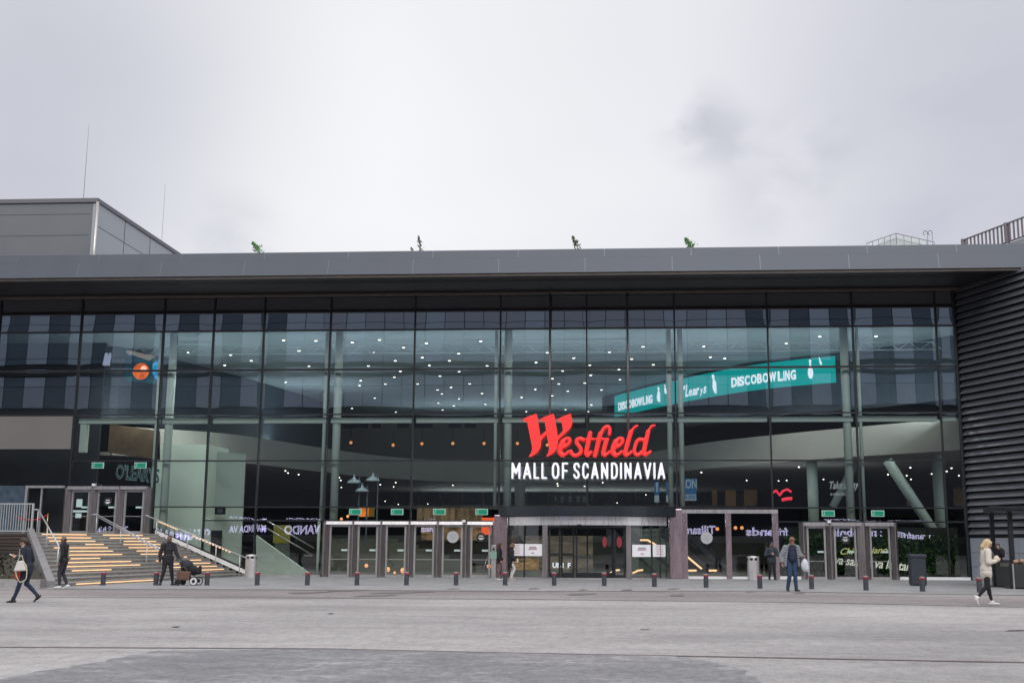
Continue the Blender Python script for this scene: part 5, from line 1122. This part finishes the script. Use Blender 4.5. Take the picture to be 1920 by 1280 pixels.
def person(label, px, py, yaw, H, legs, arms, top, trou, shoes, hairm, skin=None, lean=0.0, head=(0, 0), coat=0.0, bulk=1.0, hair='short', hem=None, group=None, extra=None, foot=None, hairlen=0, flare=0, gz=0.0, belly=0):
    """local frame: x forward, y left, z up; lengths are fractions of H"""
    skin = skin or M_skin
    base = G(px, py, gz); root = thing('person', label, 'person', tuple(base), yaw, group)
    s = H / 1.75
    def P_(p): return Vector(p) * H
    hipz = .525; HL, HR = V(0, .052, hipz), V(0, -.052, hipz)
    def up(z, f=0, l=0):       # point on the leaning spine
        t = (z - hipz); return V(f + math.sin(lean) * t, l, hipz + math.cos(lean) * t)
    chest, neck, hd = up(.74), up(.845, .005), up(.925, .018)
    hd = hd + V(math.sin(lean) * .01 + .012 * head[0] * 2, 0, -.012 * abs(head[0]))
    shL, shR = up(.805, 0, .105 * bulk), up(.805, 0, -.105 * bulk)
    kL, aL, tL, kR, aR, tR = [Vector(q) for q in legs]
    eL, wL, dL_, eR, wR, dR_ = [Vector(q) for q in arms]
    # ---- body (one closed skin)
    b = MB()
    hrot = Matrix.Rotation(head[1], 3, 'Z') @ Matrix.Rotation(head[0] + lean * .5, 3, 'Y')
    HC = P_(hd)
    def hp(x, y, z): return HC + hrot @ (V(x, y, z) * s)
    b.ell(HC, (.098 * s, .077 * s, .118 * s), 18, 12, hrot)
    b.cap(hp(.035, 0, -.06), .055 * s, hp(.05, 0, -.085), .040 * s, 12)
    b.cap(hp(.092, 0, .012), .010 * s, hp(.112, 0, -.022), .015 * s, 8)
    b.cap(hp(.088, .028, .028), .011 * s, hp(.088, -.028, .028), .011 * s, 8)
    b.cap(hp(.092, .014, -.058), .009 * s, hp(.092, -.014, -.058), .009 * s, 8)
    for y in (1, -1): b.ell(hp(-.005, .078 * y, -.005), (.016 * s, .010 * s, .030 * s), 8, 6, hrot)
    b.cap(P_(neck), .056 * s, hp(-.01, 0, -.05), .052 * s, 12)
    b.cap(P_(up(.58)), .115 * s, P_(chest), .125 * s, 16, sq=((1, 0, 0), .72)); b.cap(P_(shL), .05 * s, P_(shR), .05 * s, 12)
    b.cap(P_(HL), .085 * s, P_(HR), .085 * s, 14)
    for h_, k_, a_, t_ in ((HL, kL, aL, tL), (HR, kR, aR, tR)):
        b.cap(P_(h_), .080 * s, P_(k_), .052 * s, 12); b.cap(P_(k_), .052 * s, P_(a_), .034 * s, 12)
        b.cap(P_(a_) - V(0, 0, .012), .028 * s, P_(a_) + t_.normalized() * .10 * s - V(0, 0, .04), .015 * s, 10)
    for s_, e_p, w_, d_ in ((shL, eL, wL, dL_), (shR, eR, wR, dR_)):
        b.cap(P_(s_), .048 * s, P_(e_p), .038 * s, 10); b.cap(P_(e_p), .036 * s, P_(w_), .026 * s, 10)
        hand(b, P_(w_), d_, V(.3, 0, .2) if abs(d_.z) < .6 else V(0, -1 if w_.y > 0 else 1, 0), s, .55)
    body = b.build('body', skin, root, smooth=True, local=True, remesh=.0075, relax=3)
    # ---- face details
    for y in (1, -1): MB().ell(hp(.090, .030 * y, .010), (.007 * s, .011 * s, .006 * s), 8, 6, hrot).build('eye', pm('eye_dark', (.02, .015, .012), .3), root, smooth=True, local=True)
    MB().cap(hp(.098, .018, -.058), .005 * s, hp(.098, -.018, -.058), .005 * s, 8).build('mouth', pm('lip', (.32, .11, .10), .5), root, smooth=True, local=True)
    # ---- hair
    h = MB()
    if hair == 'short':
        h.ell(hp(-.016, 0, .040), (.112 * s, .096 * s, .102 * s), 16, 10, hrot); h.ell(hp(-.045, 0, -.005), (.078 * s, .090 * s, .095 * s), 14, 8, hrot); h.cap(hp(.075, .035, .082), .034 * s, hp(.070, -.035, .086), .034 * s, 8); h.cap(hp(.01, .078, .03), .022 * s, hp(-.01, .080, -.01), .016 * s, 8); h.cap(hp(.01, -.078, .03), .022 * s, hp(-.01, -.080, -.01), .016 * s, 8)
    elif hair == 'long':
        h.ell(hp(-.014, 0, .028), (.103 * s, .088 * s, .102 * s), 16, 10, hrot)
        pts_ = [hp(-.05, 0, .02), hp(-.075, 0, -.08), hp(-.075, 0, -.08) + V(-.03, 0, -hairlen * .5), hp(-.075, 0, -.08) + V(-.02, 0, -hairlen)]
        rr = [.085, .08, .075, .035]
        for i in range(3): h.cap(pts_[i], rr[i] * s, pts_[i + 1], rr[i + 1] * s, 14)
        for y in (1, -1): h.cap(hp(.02, .072 * y, .04), .03 * s, hp(.0, .085 * y, -.12), .025 * s, 8)
        h.cap(hp(.075, .05, .07), .022 * s, hp(.06, .07, .02), .018 * s, 8); h.cap(hp(.075, -.05, .07), .022 * s, hp(.06, -.07, .02), .018 * s, 8)
    elif hair == 'bun':
        h.ell(hp(-.016, 0, .026), (.106 * s, .090 * s, .104 * s), 16, 10, hrot); h.ell(hp(-.07, 0, -.02), (.07 * s, .085 * s, .10 * s), 12, 8, hrot)
        h.cap(hp(.06, .04, .075), .025 * s, hp(.05, -.04, .08), .025 * s, 8)
    elif hair == 'stubble':
        h.ell(hp(-.035, 0, .0), (.068 * s, .0785 * s, .07 * s), 14, 8, hrot)
    elif hair == 'cap':
        h.ell(hp(-.008, 0, .045), (.104 * s, .086 * s, .082 * s), 16, 10, hrot); h.cap(hp(.085, .035, .052), .012 * s, hp(.085, -.035, .052), .012 * s, 8); h.cap(hp(.10, 0, .05), .03 * s, hp(.145, 0, .04), .03 * s, 12, sq=((0, 0, 1), .3))
    h.build('cap' if hair == 'cap' else 'hair', hairm, root, smooth=True, local=True, remesh=.011, relax=2)
    if hair == 'stubble': MB().cap(hp(.045, .035, -.085), .032 * s, hp(.045, -.035, -.085), .032 * s, 10).build('beard', pm('beard_dark', (.03, .022, .018), .9), root, smooth=True, local=True)
    # ---- trousers
    t = MB(); g_ = 1.13 * bulk
    t.cap(P_(HL) + V(0, 0, .02), .098 * s * g_, P_(HR) + V(0, 0, .02), .098 * s * g_, 14); t.cap(P_(up(.56)), .112 * s * bulk, P_(up(.58)), .108 * s * bulk, 14, sq=((1, 0, 0), .85))
    wk, wa = trou[1], trou[2]
    for h_, k_, a_, t_ in ((HL, kL, aL, tL), (HR, kR, aR, tR)):
        h_, k_, a_ = P_(h_), P_(k_), P_(a_)
        t.cap(h_, .092 * s * g_, k_, wk * s, 14); q = k_.lerp(a_, .45) + V(-.008, 0, 0); t.cap(k_, wk * s, q, (wk * .6 + wa * .5) * s, 14); t.cap(q, (wk * .5 + wa * .5) * s, a_.lerp(k_, trou[3]), wa * s, 14)
        t.cap(k_ + V(.012, 0, .02), wk * s * .9, k_ + V(.012, 0, -.02), wk * s * .9, 10)
    t.build('trousers', trou[0], root, smooth=True, local=True, remesh=.011, relax=2)
    # ---- shoes
    for a_, t_ in ((aL, tL), (aR, tR)):
        sh = MB(); a_ = P_(a_); t_ = t_.normalized(); upv = V(0, 0, 1); n_ = (upv - t_ * upv.dot(t_)).normalized(); sole = a_ - n_ * .042 * s
        sh.cap(sole - t_ * .045 * s, .038 * s, sole + t_ * .09 * s, .040 * s, 12, sq=(n_, .8)); sh.cap(sole + t_ * .09 * s, .040 * s, sole + t_ * .165 * s - n_ * .006 * s, .030 * s, 12, sq=(n_, .75)); sh.cap(a_ + n_ * (.05 if shoes[1] else .005) * s, .048 * s, sole + t_ * .03 * s, .046 * s, 12)
        so_ = sh.build('shoe', shoes[0], root, smooth=True, local=True, remesh=.009, relax=1)
    # ---- top / jacket
    j = MB(); k = coat; hz = hem if hem is not None else .50
    j.cap(P_(up(.60)), (.125 * bulk + k) * s, P_(up(.755)), (.135 * bulk + k) * s, 18, sq=((1, 0, 0), .80))
    if belly: j.cap(P_(up(.60, belly)), .13 * s * bulk, P_(up(.68, belly * .8)), .12 * s * bulk, 14)
    n_r = 9
    for i in range(n_r):
        z0 = .60 + (hz + .03 - .60) * i / n_r; z1 = .60 + (hz + .03 - .60) * (i + 1) / n_r
        j.cap(P_(up(z0)), (.125 * bulk + k + flare * i / n_r) * s, P_(up(z1)), (.127 * bulk + k + flare * (i + 1) / n_r) * s, 18, sq=((1, 0, 0), .82))
    j.cap(P_(shL), (.062 + k * .8) * s, P_(shR), (.062 + k * .8) * s, 14); j.cap(P_(up(.84)), (.064 + k * .5) * s, P_(up(.855)), (.060 + k * .4) * s, 12)
    for s_, e_p, w_ in ((shL, eL, wL), (shR, eR, wR)):
        s_, e_p, w_ = P_(s_), P_(e_p), P_(w_)
        j.cap(s_, (.064 + k * .9) * s, e_p, (.052 + k * .8) * s, 12); j.cap(e_p, (.052 + k * .8) * s, e_p.lerp(w_, .93), (.037 + k * .6) * s, 12)
        if k > .03:      # quilted puffs
            for f in (.15, .45, .75): j.ell(s_.lerp(e_p, f), ((.070 + k) * s,) * 3, 12, 8)
            for f in (.1, .4, .7): j.ell(e_p.lerp(w_, f), ((.060 + k * .8) * s,) * 3, 12, 8)
    if hz < .5: j.cap(P_(HL) + V(-.005, -.01, .03), (.114 * bulk + k * .7) * s, P_(HR) + V(-.005, .01, .03), (.114 * bulk + k * .7) * s, 16); j.cap(P_(HL) + V(-.005, -.01, -.04 - (.5 - hz) * .5), (.104 + k * .7 + flare * .4) * s, P_(HR) + V(-.005, .01, -.04 - (.5 - hz) * .5), (.104 + k * .7 + flare * .4) * s, 16)
    jk = j.build('jacket', top, root, smooth=True, local=True, remesh=.012, relax=2)
    info = dict(root=root, s=s, P=P_, up=up, hp=hp, wL=P_(wL), wR=P_(wR), shL=P_(shL), shR=P_(shR), jacket=jk, dL=dL_.normalized(), dR=dR_.normalized())
    if extra: extra(info)
    return info
def world(info, p): return info['root'].matrix_basis @ p if False else (Matrix.Translation(info['root'].location) @ Matrix.Rotation(info['root'].rotation_euler.z, 4, 'Z')) @ p
PI = math.pi
M_navy = fabric('navy_wool', (.018, .021, .038)); M_blackf = fabric('black_cloth', (.012, .012, .015)); M_jean = fabric('dark_denim', (.018, .028, .062)); M_jean2 = fabric('blue_denim', (.022, .05, .105))
M_puff = fabric('grey_nylon', (.20, .215, .235), bump=.7, bs=14); M_teddy = fabric('cream_teddy', (.66, .61, .54), bump=1.0, bs=70); M_char = fabric('charcoal_cloth', (.028, .030, .040)); M_taupe = fabric('rose_brown_cloth', (.15, .095, .085)); M_whitep = fabric('white_cloth', (.55, .54, .54))
M_shoeb = pm('black_leather', (.012, .012, .014), .4); M_shoew = pm('white_sneaker', (.68, .68, .70), .5); M_boot = pm('beige_boot', (.45, .39, .34), .6)
M_hairb = pm('brown_hair', (.035, .018, .012), .6, var=.3, vscale=30, bump=.5); M_hairr = pm('auburn_hair', (.05, .02, .016), .5, var=.3, vscale=30, bump=.5); M_hairblond = pm('blonde_hair', (.50, .38, .22), .5, var=.25, vscale=30, bump=.5); M_hairm = pm('light_brown_hair', (.16, .09, .05), .6, var=.3, vscale=30, bump=.5); M_hairk = pm('black_hair', (.012, .010, .010), .6, bump=.5)
M_phone = pm('phone_black', (.01, .01, .012), .25)
def phone(name, label, c, rz, tilt=.6, m=M_phone, cat='phone'):
    mb = MB(); rot = Matrix.Rotation(rz, 3, 'Z') @ Matrix.Rotation(tilt, 3, 'Y')
    v = [c + rot @ Vector((a, b, d)) for d in (-.005, .005) for a, b in ((-.075, -.037), (.075, -.037), (.075, .037), (-.075, .037))]
    mb.add(v, [(0, 3, 2, 1), (4, 5, 6, 7), (0, 1, 5, 4), (1, 2, 6, 5), (2, 3, 7, 6), (3, 0, 4, 7)])
    return tag(mb.build(name, m, bevel=.003), label, cat)
# 1 woman striding left with bag and phone
p = person('person in navy coat striding left while reading a phone, white bag on arm', 46, 1129, PI, 1.76,
    [(.075, .05, .29), (.155, .05, .045), (1, .05, -.05), (.02, -.055, .285), (-.175, -.055, .10), (.75, 0, -.66)],
    [(.02, .13, .635), (.155, .055, .69), (1, -.3, .25), (.0, -.15, .64), (.15, -.05, .685), (1, .25, .2)],
    M_navy, (M_jean, .060, .046, .03), (M_shoeb, 1), M_hairb, lean=.14, head=(.45, 0), coat=.012, hem=.43, hair='bun', flare=.01)
s = p['s']; r0 = p['root']
mb = MB(); mb.cap(p['P'](p['up'](.855, .03)), .062, p['P'](p['up'](.80, .075)), .045, 12); mb.cap(p['P'](p['up'](.80, .085)), .045, p['P'](p['up'](.66, .11)), .040, 12); mb.build('scarf', fabric('cream_scarf', (.42, .38, .34)), r0, smooth=True, local=True, remesh=.012, relax=2)
phone('mobile_phone', 'white phone held up by the woman striding left', world(p, p['wL'] + V(.16, -.06, .04)), PI, -.5, M_white)
def bag_thing(name, label, loc, rz=0): return thing(name, label, 'bag', tuple(loc), rz)
c = world(p, p['P']((.01, .21, .555))); hb = bag_thing('handbag', 'cream leather bucket bag hanging from the striding woman', c)
mb = MB(); mb.hexa([c + V(-.15, -.06, -.14), c + V(.19, -.06, -.12), c + V(.19, .06, -.12), c + V(-.15, .06, -.14)], [c + V(-.08, -.035, .13), c + V(.10, -.035, .15), c + V(.10, .035, .15), c + V(-.08, .035, .13)]); mb.build('body', pm('cream_leather', (.58, .55, .52), .5, var=.06), hb, bevel=.03)
mb = MB(); mb.path(smoothpath([c + V(-.07, 0, .13), c + V(-.02, 0, .25), c + V(.03, 0, .28), c + V(.08, 0, .14)], 5), .010, 6); mb.path(smoothpath([c + V(.09, -.03, .13), c + V(.2, -.03, -.02), c + V(.22, -.03, -.28), c + V(.18, -.03, -.38), c + V(.10, -.03, -.40)], 5), .014, 6); mb.path(smoothpath([c + V(-.10, -.03, -.10), c + V(-.05, -.03, -.28), c + V(.05, -.03, -.42), c + V(.10, -.03, -.42)], 5), .012, 6); mb.build('strap', pm('pale_strap', (.55, .53, .36), .6), hb, smooth=True)
c = world(p, p['P']((.085, .12, .415))); rp_ = bag_thing('red_pouch', 'small orange red pouch at the thigh of striding woman', c); MB().ell(c, (.085, .05, .14), 12, 8).build('pouch', fabric('red_pattern', (.38, .05, .02)), rp_, smooth=True); MB().path([c + V(0, 0, .12), c + V(.02, 0, .22)], .010, 6).build('strap', MATS['red_pattern'], rp_)
# 2 bald man
p = person('person with shaved head in black track top walking left beside stairs', 116, 1102.5, PI, 1.84,
    [(.045, .055, .285), (.03, .05, .045), (1, .1, 0), (.03, -.055, .29), (-.075, -.055, .06), (.93, 0, -.35)],
    [(-.04, .155, .64), (.0, .175, .50), (.25, 0, -1), (.05, -.15, .64), (.10, -.14, .51), (.5, 0, -1)],
    M_blackf, (fabric('charcoal_jogger', (.035, .033, .042)), .066, .047, .04), (M_shoew, 0), M_hairb, skin=M_skind, lean=.03, coat=.008, hair='stubble', bulk=1.06, hem=.50)
MB().cap(p['P'](p['up'](.505, .02)), .122, p['P'](p['up'](.50, .02)), .122, 16, sq=((1, 0, 0), .85)).build('shirt_hem', fabric('white_shirt', (.5, .52, .53)), p['root'], smooth=True, local=True)
# 3 man with pram
p = person('person in black padded jacket and black trousers pushing a pram', 312, 1097, -PI / 2 + .75, 1.90,
    [(.035, .075, .285), (.03, .115, .045), (.9, .6, 0), (.01, -.075, .28), (-.02, -.12, .045), (.9, -.55, 0)],
    [(.06, .15, .63), (.17, .17, .545), (1, .2, -.1), (-.02, -.16, .62), (.01, -.165, .48), (.2, 0, -1)],
    fabric('black_padded', (.018, .018, .024), bump=.7, bs=14), (fabric('black_track', (.014, .015, .02)), .068, .045, .03), (M_shoeb, 0), M_hairk, skin=M_skind, head=(.12, -.35), coat=.02, hair='stubble', bulk=1.05, hem=.455)
mb = MB(); mb.ell(p['hp'](-.012, 0, .035), (.103, .084, .098), 14, 8); mb.build('hair', M_hairk, p['root'], smooth=True, local=True)
for z in (.73, .60): MB().cap(p['P'](p['up'](z, .08, .07)), .010, p['P'](p['up'](z, .08, -.07)), .010, 6).build('piping', pm('grey_piping', (.10, .11, .11), .6), p['root'], smooth=True, local=True)
b0 = G(352, 1097); st_ = thing('pram', 'black pram with brown leather basket bag and white rimmed wheel', 'pram', tuple(b0))
def wheel(x, y, r, rim): 
    w = MB(); n = 22
    for k in range(n): w.cap(b0 + V(x + (r - .02) * math.cos(2 * PI * k / n), y, r + (r - .02) * math.sin(2 * PI * k / n)), .02, b0 + V(x + (r - .02) * math.cos(2 * PI * (k + 1) / n), y, r + (r - .02) * math.sin(2 * PI * (k + 1) / n)), .02, 6)
    o = w.build('wheel', M_shoeb, st_, smooth=True)
    q = MB(); q.tube(b0 + V(x, y - .012, r), b0 + V(x, y + .012, r), (r - .03), n=20); q.build('rim', rim, o); MB().tube(b0 + V(x, y - .02, r), b0 + V(x, y + .02, r), r * .38, n=14).build('hub', M_black, o)
for x, y, r, m_ in ((-.30, -.28, .125, M_black), (-.30, .28, .125, M_black), (.32, -.28, .17, pm('wheel_white', (.62, .62, .62), .5)), (.32, .28, .17, MATS['wheel_white'])): wheel(x, y, r, m_)
mb = MB()
for y in (-.25, .25): mb.path([b0 + V(-.30, y, .14), b0 + V(.1, y, .30), b0 + V(.32, y, .18)], .018); mb.path([b0 + V(.22, y, .25), b0 + V(-.12, y, .72), b0 + V(-.42, y * .9, 1.0)], .018)
mb.path([b0 + V(-.42, -.225, 1.0), b0 + V(-.46, 0, 1.02), b0 + V(-.42, .225, 1.0)], .022); mb.path([b0 + V(.1, -.25, .3), b0 + V(.1, .25, .3)], .016); mb.build('frame', M_black, st_, smooth=True)
mb = MB(); mb.cap(b0 + V(-.1, 0, .62), .20, b0 + V(.22, 0, .58), .17, 16); mb.cap(b0 + V(.2, 0, .55), .17, b0 + V(.42, 0, .52), .10, 14); mb.cap(b0 + V(.42, 0, .50), .08, b0 + V(.45, 0, .68), .07, 12); mb.build('seat', M_blackf, st_, smooth=True, remesh=.02, relax=2)
mb = MB(); mb.ell(b0 + V(-.06, 0, .74), (.24, .25, .20), 18, 12); mb.ell(b0 + V(-.22, 0, .84), (.14, .2, .1), 14, 8); mb.build('canopy', fabric('pram_hood', (.022, .024, .034)), st_, smooth=True)
bb = thing('basket_bag', 'brown leather bag carried low on the black pram', 'bag', tuple(b0 + V(-.2, 0, .3)))
mb = MB(); mb.hexa([b0 + V(-.34, -.3, .22), b0 + V(.14, -.3, .20), b0 + V(.14, -.1, .20), b0 + V(-.34, -.1, .22)], [b0 + V(-.36, -.31, .56), b0 + V(.17, -.31, .53), b0 + V(.17, -.1, .53), b0 + V(-.36, -.1, .56)]); mb.build('body', pm('brown_leather', (.12, .065, .045), .5, var=.2), bb, bevel=.03)
MB().path(smoothpath([b0 + V(-.26, -.3, .54), b0 + V(-.2, -.3, .68), b0 + V(-.02, -.3, .68), b0 + V(.06, -.3, .53)], 4), .012, 6).build('handle', MATS['brown_leather'], bb, smooth=True)
# 4, 5 two women walking right
p = person('person with long auburn hair in black jacket and rose brown trousers', 936, 1086.5, .05, 1.68,
    [(.04, .05, .28), (.06, .05, .045), (1, 0, 0), (.02, -.05, .28), (-.06, -.05, .05), (.95, 0, -.2)],
    [(.0, .14, .64), (.08, .13, .54), (1, 0, -.6), (-.03, -.14, .64), (.04, -.145, .52), (.5, 0, -1)],
    M_blackf, (M_taupe, .064, .055, .01), (M_shoew, 0), M_hairr, hair='long', hairlen=.30, coat=.025, hem=.44)
p = person('person in black hooded parka with white trousers and beige boots', 958, 1087, .05, 1.66,
    [(.05, .05, .29), (-.02, .05, .045), (1, 0, 0), (.10, -.05, .30), (.02, -.05, .045), (1, 0, 0)],
    [(-.02, .15, .64), (.07, .14, .53), (.8, 0, -.8), (.03, -.15, .63), (.12, -.13, .535), (1, 0, -.3)],
    fabric('black_parka', (.014, .014, .020), bump=.8, bs=14), (M_whitep, .055, .038, .10), (M_boot, 1), M_hairm, hair='long', hairlen=.08, coat=.035, hem=.39, head=(.15, 0), lean=.05)
mb = MB()
for k in range(14):
    a = 2 * PI * k / 14; mb.ell(p['P'](p['up'](.865, -.02)) + V(.10 * math.cos(a) - .02, .11 * math.sin(a), .02 * math.cos(a)), (.045, .045, .04), 8, 6)
mb.build('fur_hood', fabric('black_fur', (.01, .01, .012), bump=1, bs=60), p['root'], smooth=True, local=True)
mb = MB(); mb.cap(V(.22, -.22, .82), .035, V(.24, -.22, .76), .04, 10); c_ = mb
c = world(p, p['wR'] + V(.10, 0, -.02)); o = MB().lathe(c + V(0, 0, -.1), [(.03, 0), (.045, .02), (.042, .14), (.02, .2)], 14).build('paper_bag', pm('cream_paper', (.6, .5, .36), .7), smooth=True); tag(o, 'small cream paper bag held by the woman in parka', 'bag')
# 6 man in cap
p = person('person in dark jacket and baseball cap facing forward, looking at hands', 1448, 1087, -PI / 2, 1.77,
    [(.02, .06, .285), (.01, .07, .045), (1, .25, 0), (.02, -.06, .285), (.0, -.07, .045), (1, -.25, 0)],
    [(.03, .165, .64), (.15, .045, .665), (.5, -1, .1), (.03, -.165, .64), (.15, -.03, .68), (.5, 1, .1)],
    fabric('slate_jacket', (.035, .045, .06)), (M_blackf, .068, .055, .03), (M_shoeb, 0), pm('cap_navy', (.015, .02, .035), .7), hair='cap', head=(.4, .1), coat=.022, bulk=1.05, hem=.47)
MB().ell(p['hp'](.093, 0, .075), (.008, .022, .018), 10, 6).build('cap_badge', M_white, p['root'], local=True)
phone('mobile_phone', 'pale phone held by the man in the baseball cap', world(p, p['wL'] + V(.05, -.06, .03)), -PI / 2, -.6, M_white)
# 7 man in grey puffer
p = person('person in open grey puffer jacket, navy sweater and blue jeans', 1485, 1108, -PI / 2 + .25, 1.90,
    [(.055, .05, .285), (.05, .065, .045), (1, .25, 0), (.045, -.055, .285), (-.03, -.07, .05), (.97, -.1, -.15)],
    [(.03, .165, .655), (.12, .185, .635), (1, -.1, .1), (.0, -.19, .64), (.04, -.20, .515), (.3, .1, -1)],
    fabric('navy_sweater', (.018, .024, .055)), (M_jean2, .068, .058, .02), (M_shoeb, 0), M_hairm, lean=.12, head=(.38, -.15), coat=.012, hair='short', bulk=1.12, hem=.505, belly=.035)
# the open puffer: sleeves, back and two front panels as one shell
j = MB(); P_ = p['P']; up = p['up']; s = p['s']
for sgn, e_p, w_ in ((1, P_(V(.03, .165, .655)), p['wL']), (-1, P_(V(.0, -.19, .64)), p['wR'])):
    sh_ = p['shL'] if sgn > 0 else p['shR']
    for f in (0, .2, .4, .6, .8, 1): j.ell(sh_.lerp(e_p, f), (.088 * s, .088 * s, .082 * s), 14, 9)
    for f in (.15, .35, .55, .75): j.ell(e_p.lerp(w_, f), (.078 * s, .078 * s, .074 * s), 14, 9)
    for i, z in enumerate((.815, .77, .72, .67, .62, .57, .52, .475)):
        for k in range(7):
            a = math.radians(sgn * (62 + 118 * k / 6)); fr = .155 + .012 * i; j.ell(P_(up(z, 0, 0)) + V(math.cos(a) * fr * .86 * s, math.sin(a) * (fr + .03) * s, 0), (.05 * s, .05 * s, .050 * s), 10, 7)
    j.cap(P_(up(.86, -.02)), .05 * s, P_(up(.85, .03, sgn * .055)), .042 * s, 10)
j.build('puffer_jacket', M_puff, p['root'], smooth=True, local=True, remesh=.014, relax=2)
mb = MB()
for y in (1, -1):
    pts_ = [p['hp'](.100, y * .032 + .022 * math.cos(a), .010 + .016 * math.sin(a)) for a in [2 * PI * k / 10 for k in range(11)]]; mb.path(pts_, .0035, 5)
mb.path([p['hp'](.102, .012, .012), p['hp'](.102, -.012, .012)], .0035, 5); mb.build('glasses', pm('red_brown_frame', (.15, .03, .02), .4), p['root'], local=True)
phone('mobile_phone', 'black phone held by the man in the puffer jacket', world(p, p['wL'] + V(.11, 0, .05)), -PI / 2 + .2, -.9)
c = world(p, p['wL'] + V(-.02, .07, -.30)); o = MB().ell(c, (.14, .10, .23), 14, 10).ell(c + V(.05, 0, -.1), (.10, .10, .14), 12, 8).cap(c + V(0, 0, .18), .03, c + V(-.03, 0, .30), .015, 8).build('plastic_bag', pm('white_plastic', (.55, .56, .62), .35, var=.1, vscale=8, bump=.8, bscale=10), smooth=True, remesh=.014, relax=1); tag(o, 'white plastic bag hanging from the wrist of the man in puffer jacket', 'bag')
# 8 blonde woman striding right
p = person('person with blonde hair in cream teddy coat striding right, folded arms', 1853, 1134, .0, 1.80,
    [(.03, .05, .285), (.075, .05, .045), (1, 0, 0), (-.02, -.05, .285), (-.17, -.05, .115), (.35, 0, -.94)],
    [(.0, .15, .65), (.13, .05, .665), (1, -.4, .2), (.0, -.15, .645), (.14, -.04, .66), (1, .3, .35)],
    M_teddy, (M_blackf, .060, .040, .16), (M_shoew, 0), M_hairblond, lean=.05, head=(.35, -.12), coat=.028, hair='long', hairlen=.06, hem=.43, flare=.03)
mb = MB(); mb.cap(p['P'](p['up'](.70, .13)), .06, p['P'](p['up'](.72, .16)), .05, 12); mb.ell(p['P'](p['up'](.685, .165)), (.09, .08, .07), 12, 8); mb.build('folded_sleeve', fabric('cream_wool', (.60, .50, .42)), p['root'], smooth=True, local=True, remesh=.012, relax=2)
MB().cap(p['P'](p['up'](.79, .075, -.04)), .028, p['P'](p['up'](.73, .10, -.04)), .025, 10).build('scarf_edge', fabric('grey_scarf', (.12, .10, .11)), p['root'], smooth=True, local=True)
# 9 woman at the stall
p = person('person in black coat with brown fur hood, hand raised to face', 1876, 1092, -PI / 2 - .5, 1.72,
    [(.02, .05, .285), (.02, .055, .045), (1, .2, 0), (.01, -.05, .285), (-.01, -.06, .045), (1, -.2, 0)],
    [(.06, .12, .68), (.085, .03, .835), (.1, -.3, 1), (.02, -.15, .64), (.09, -.13, .56), (1, .2, -.1)],
    M_blackf, (M_blackf, .060, .045, .03), (M_shoeb, 0), M_hairr, hair='bun', head=(.15, .2), coat=.022, hem=.42)
mb = MB()
for k in range(14):
    a = 2 * PI * k / 14; mb.ell(p['P'](p['up'](.855, -.035)) + V(.09 * math.cos(a) - .03, .13 * math.sin(a), .03 * math.cos(a)), (.05, .05, .045), 8, 6)
mb.build('fur_hood', fabric('brown_fur', (.10, .07, .045), bump=1, bs=60), p['root'], smooth=True, local=True)
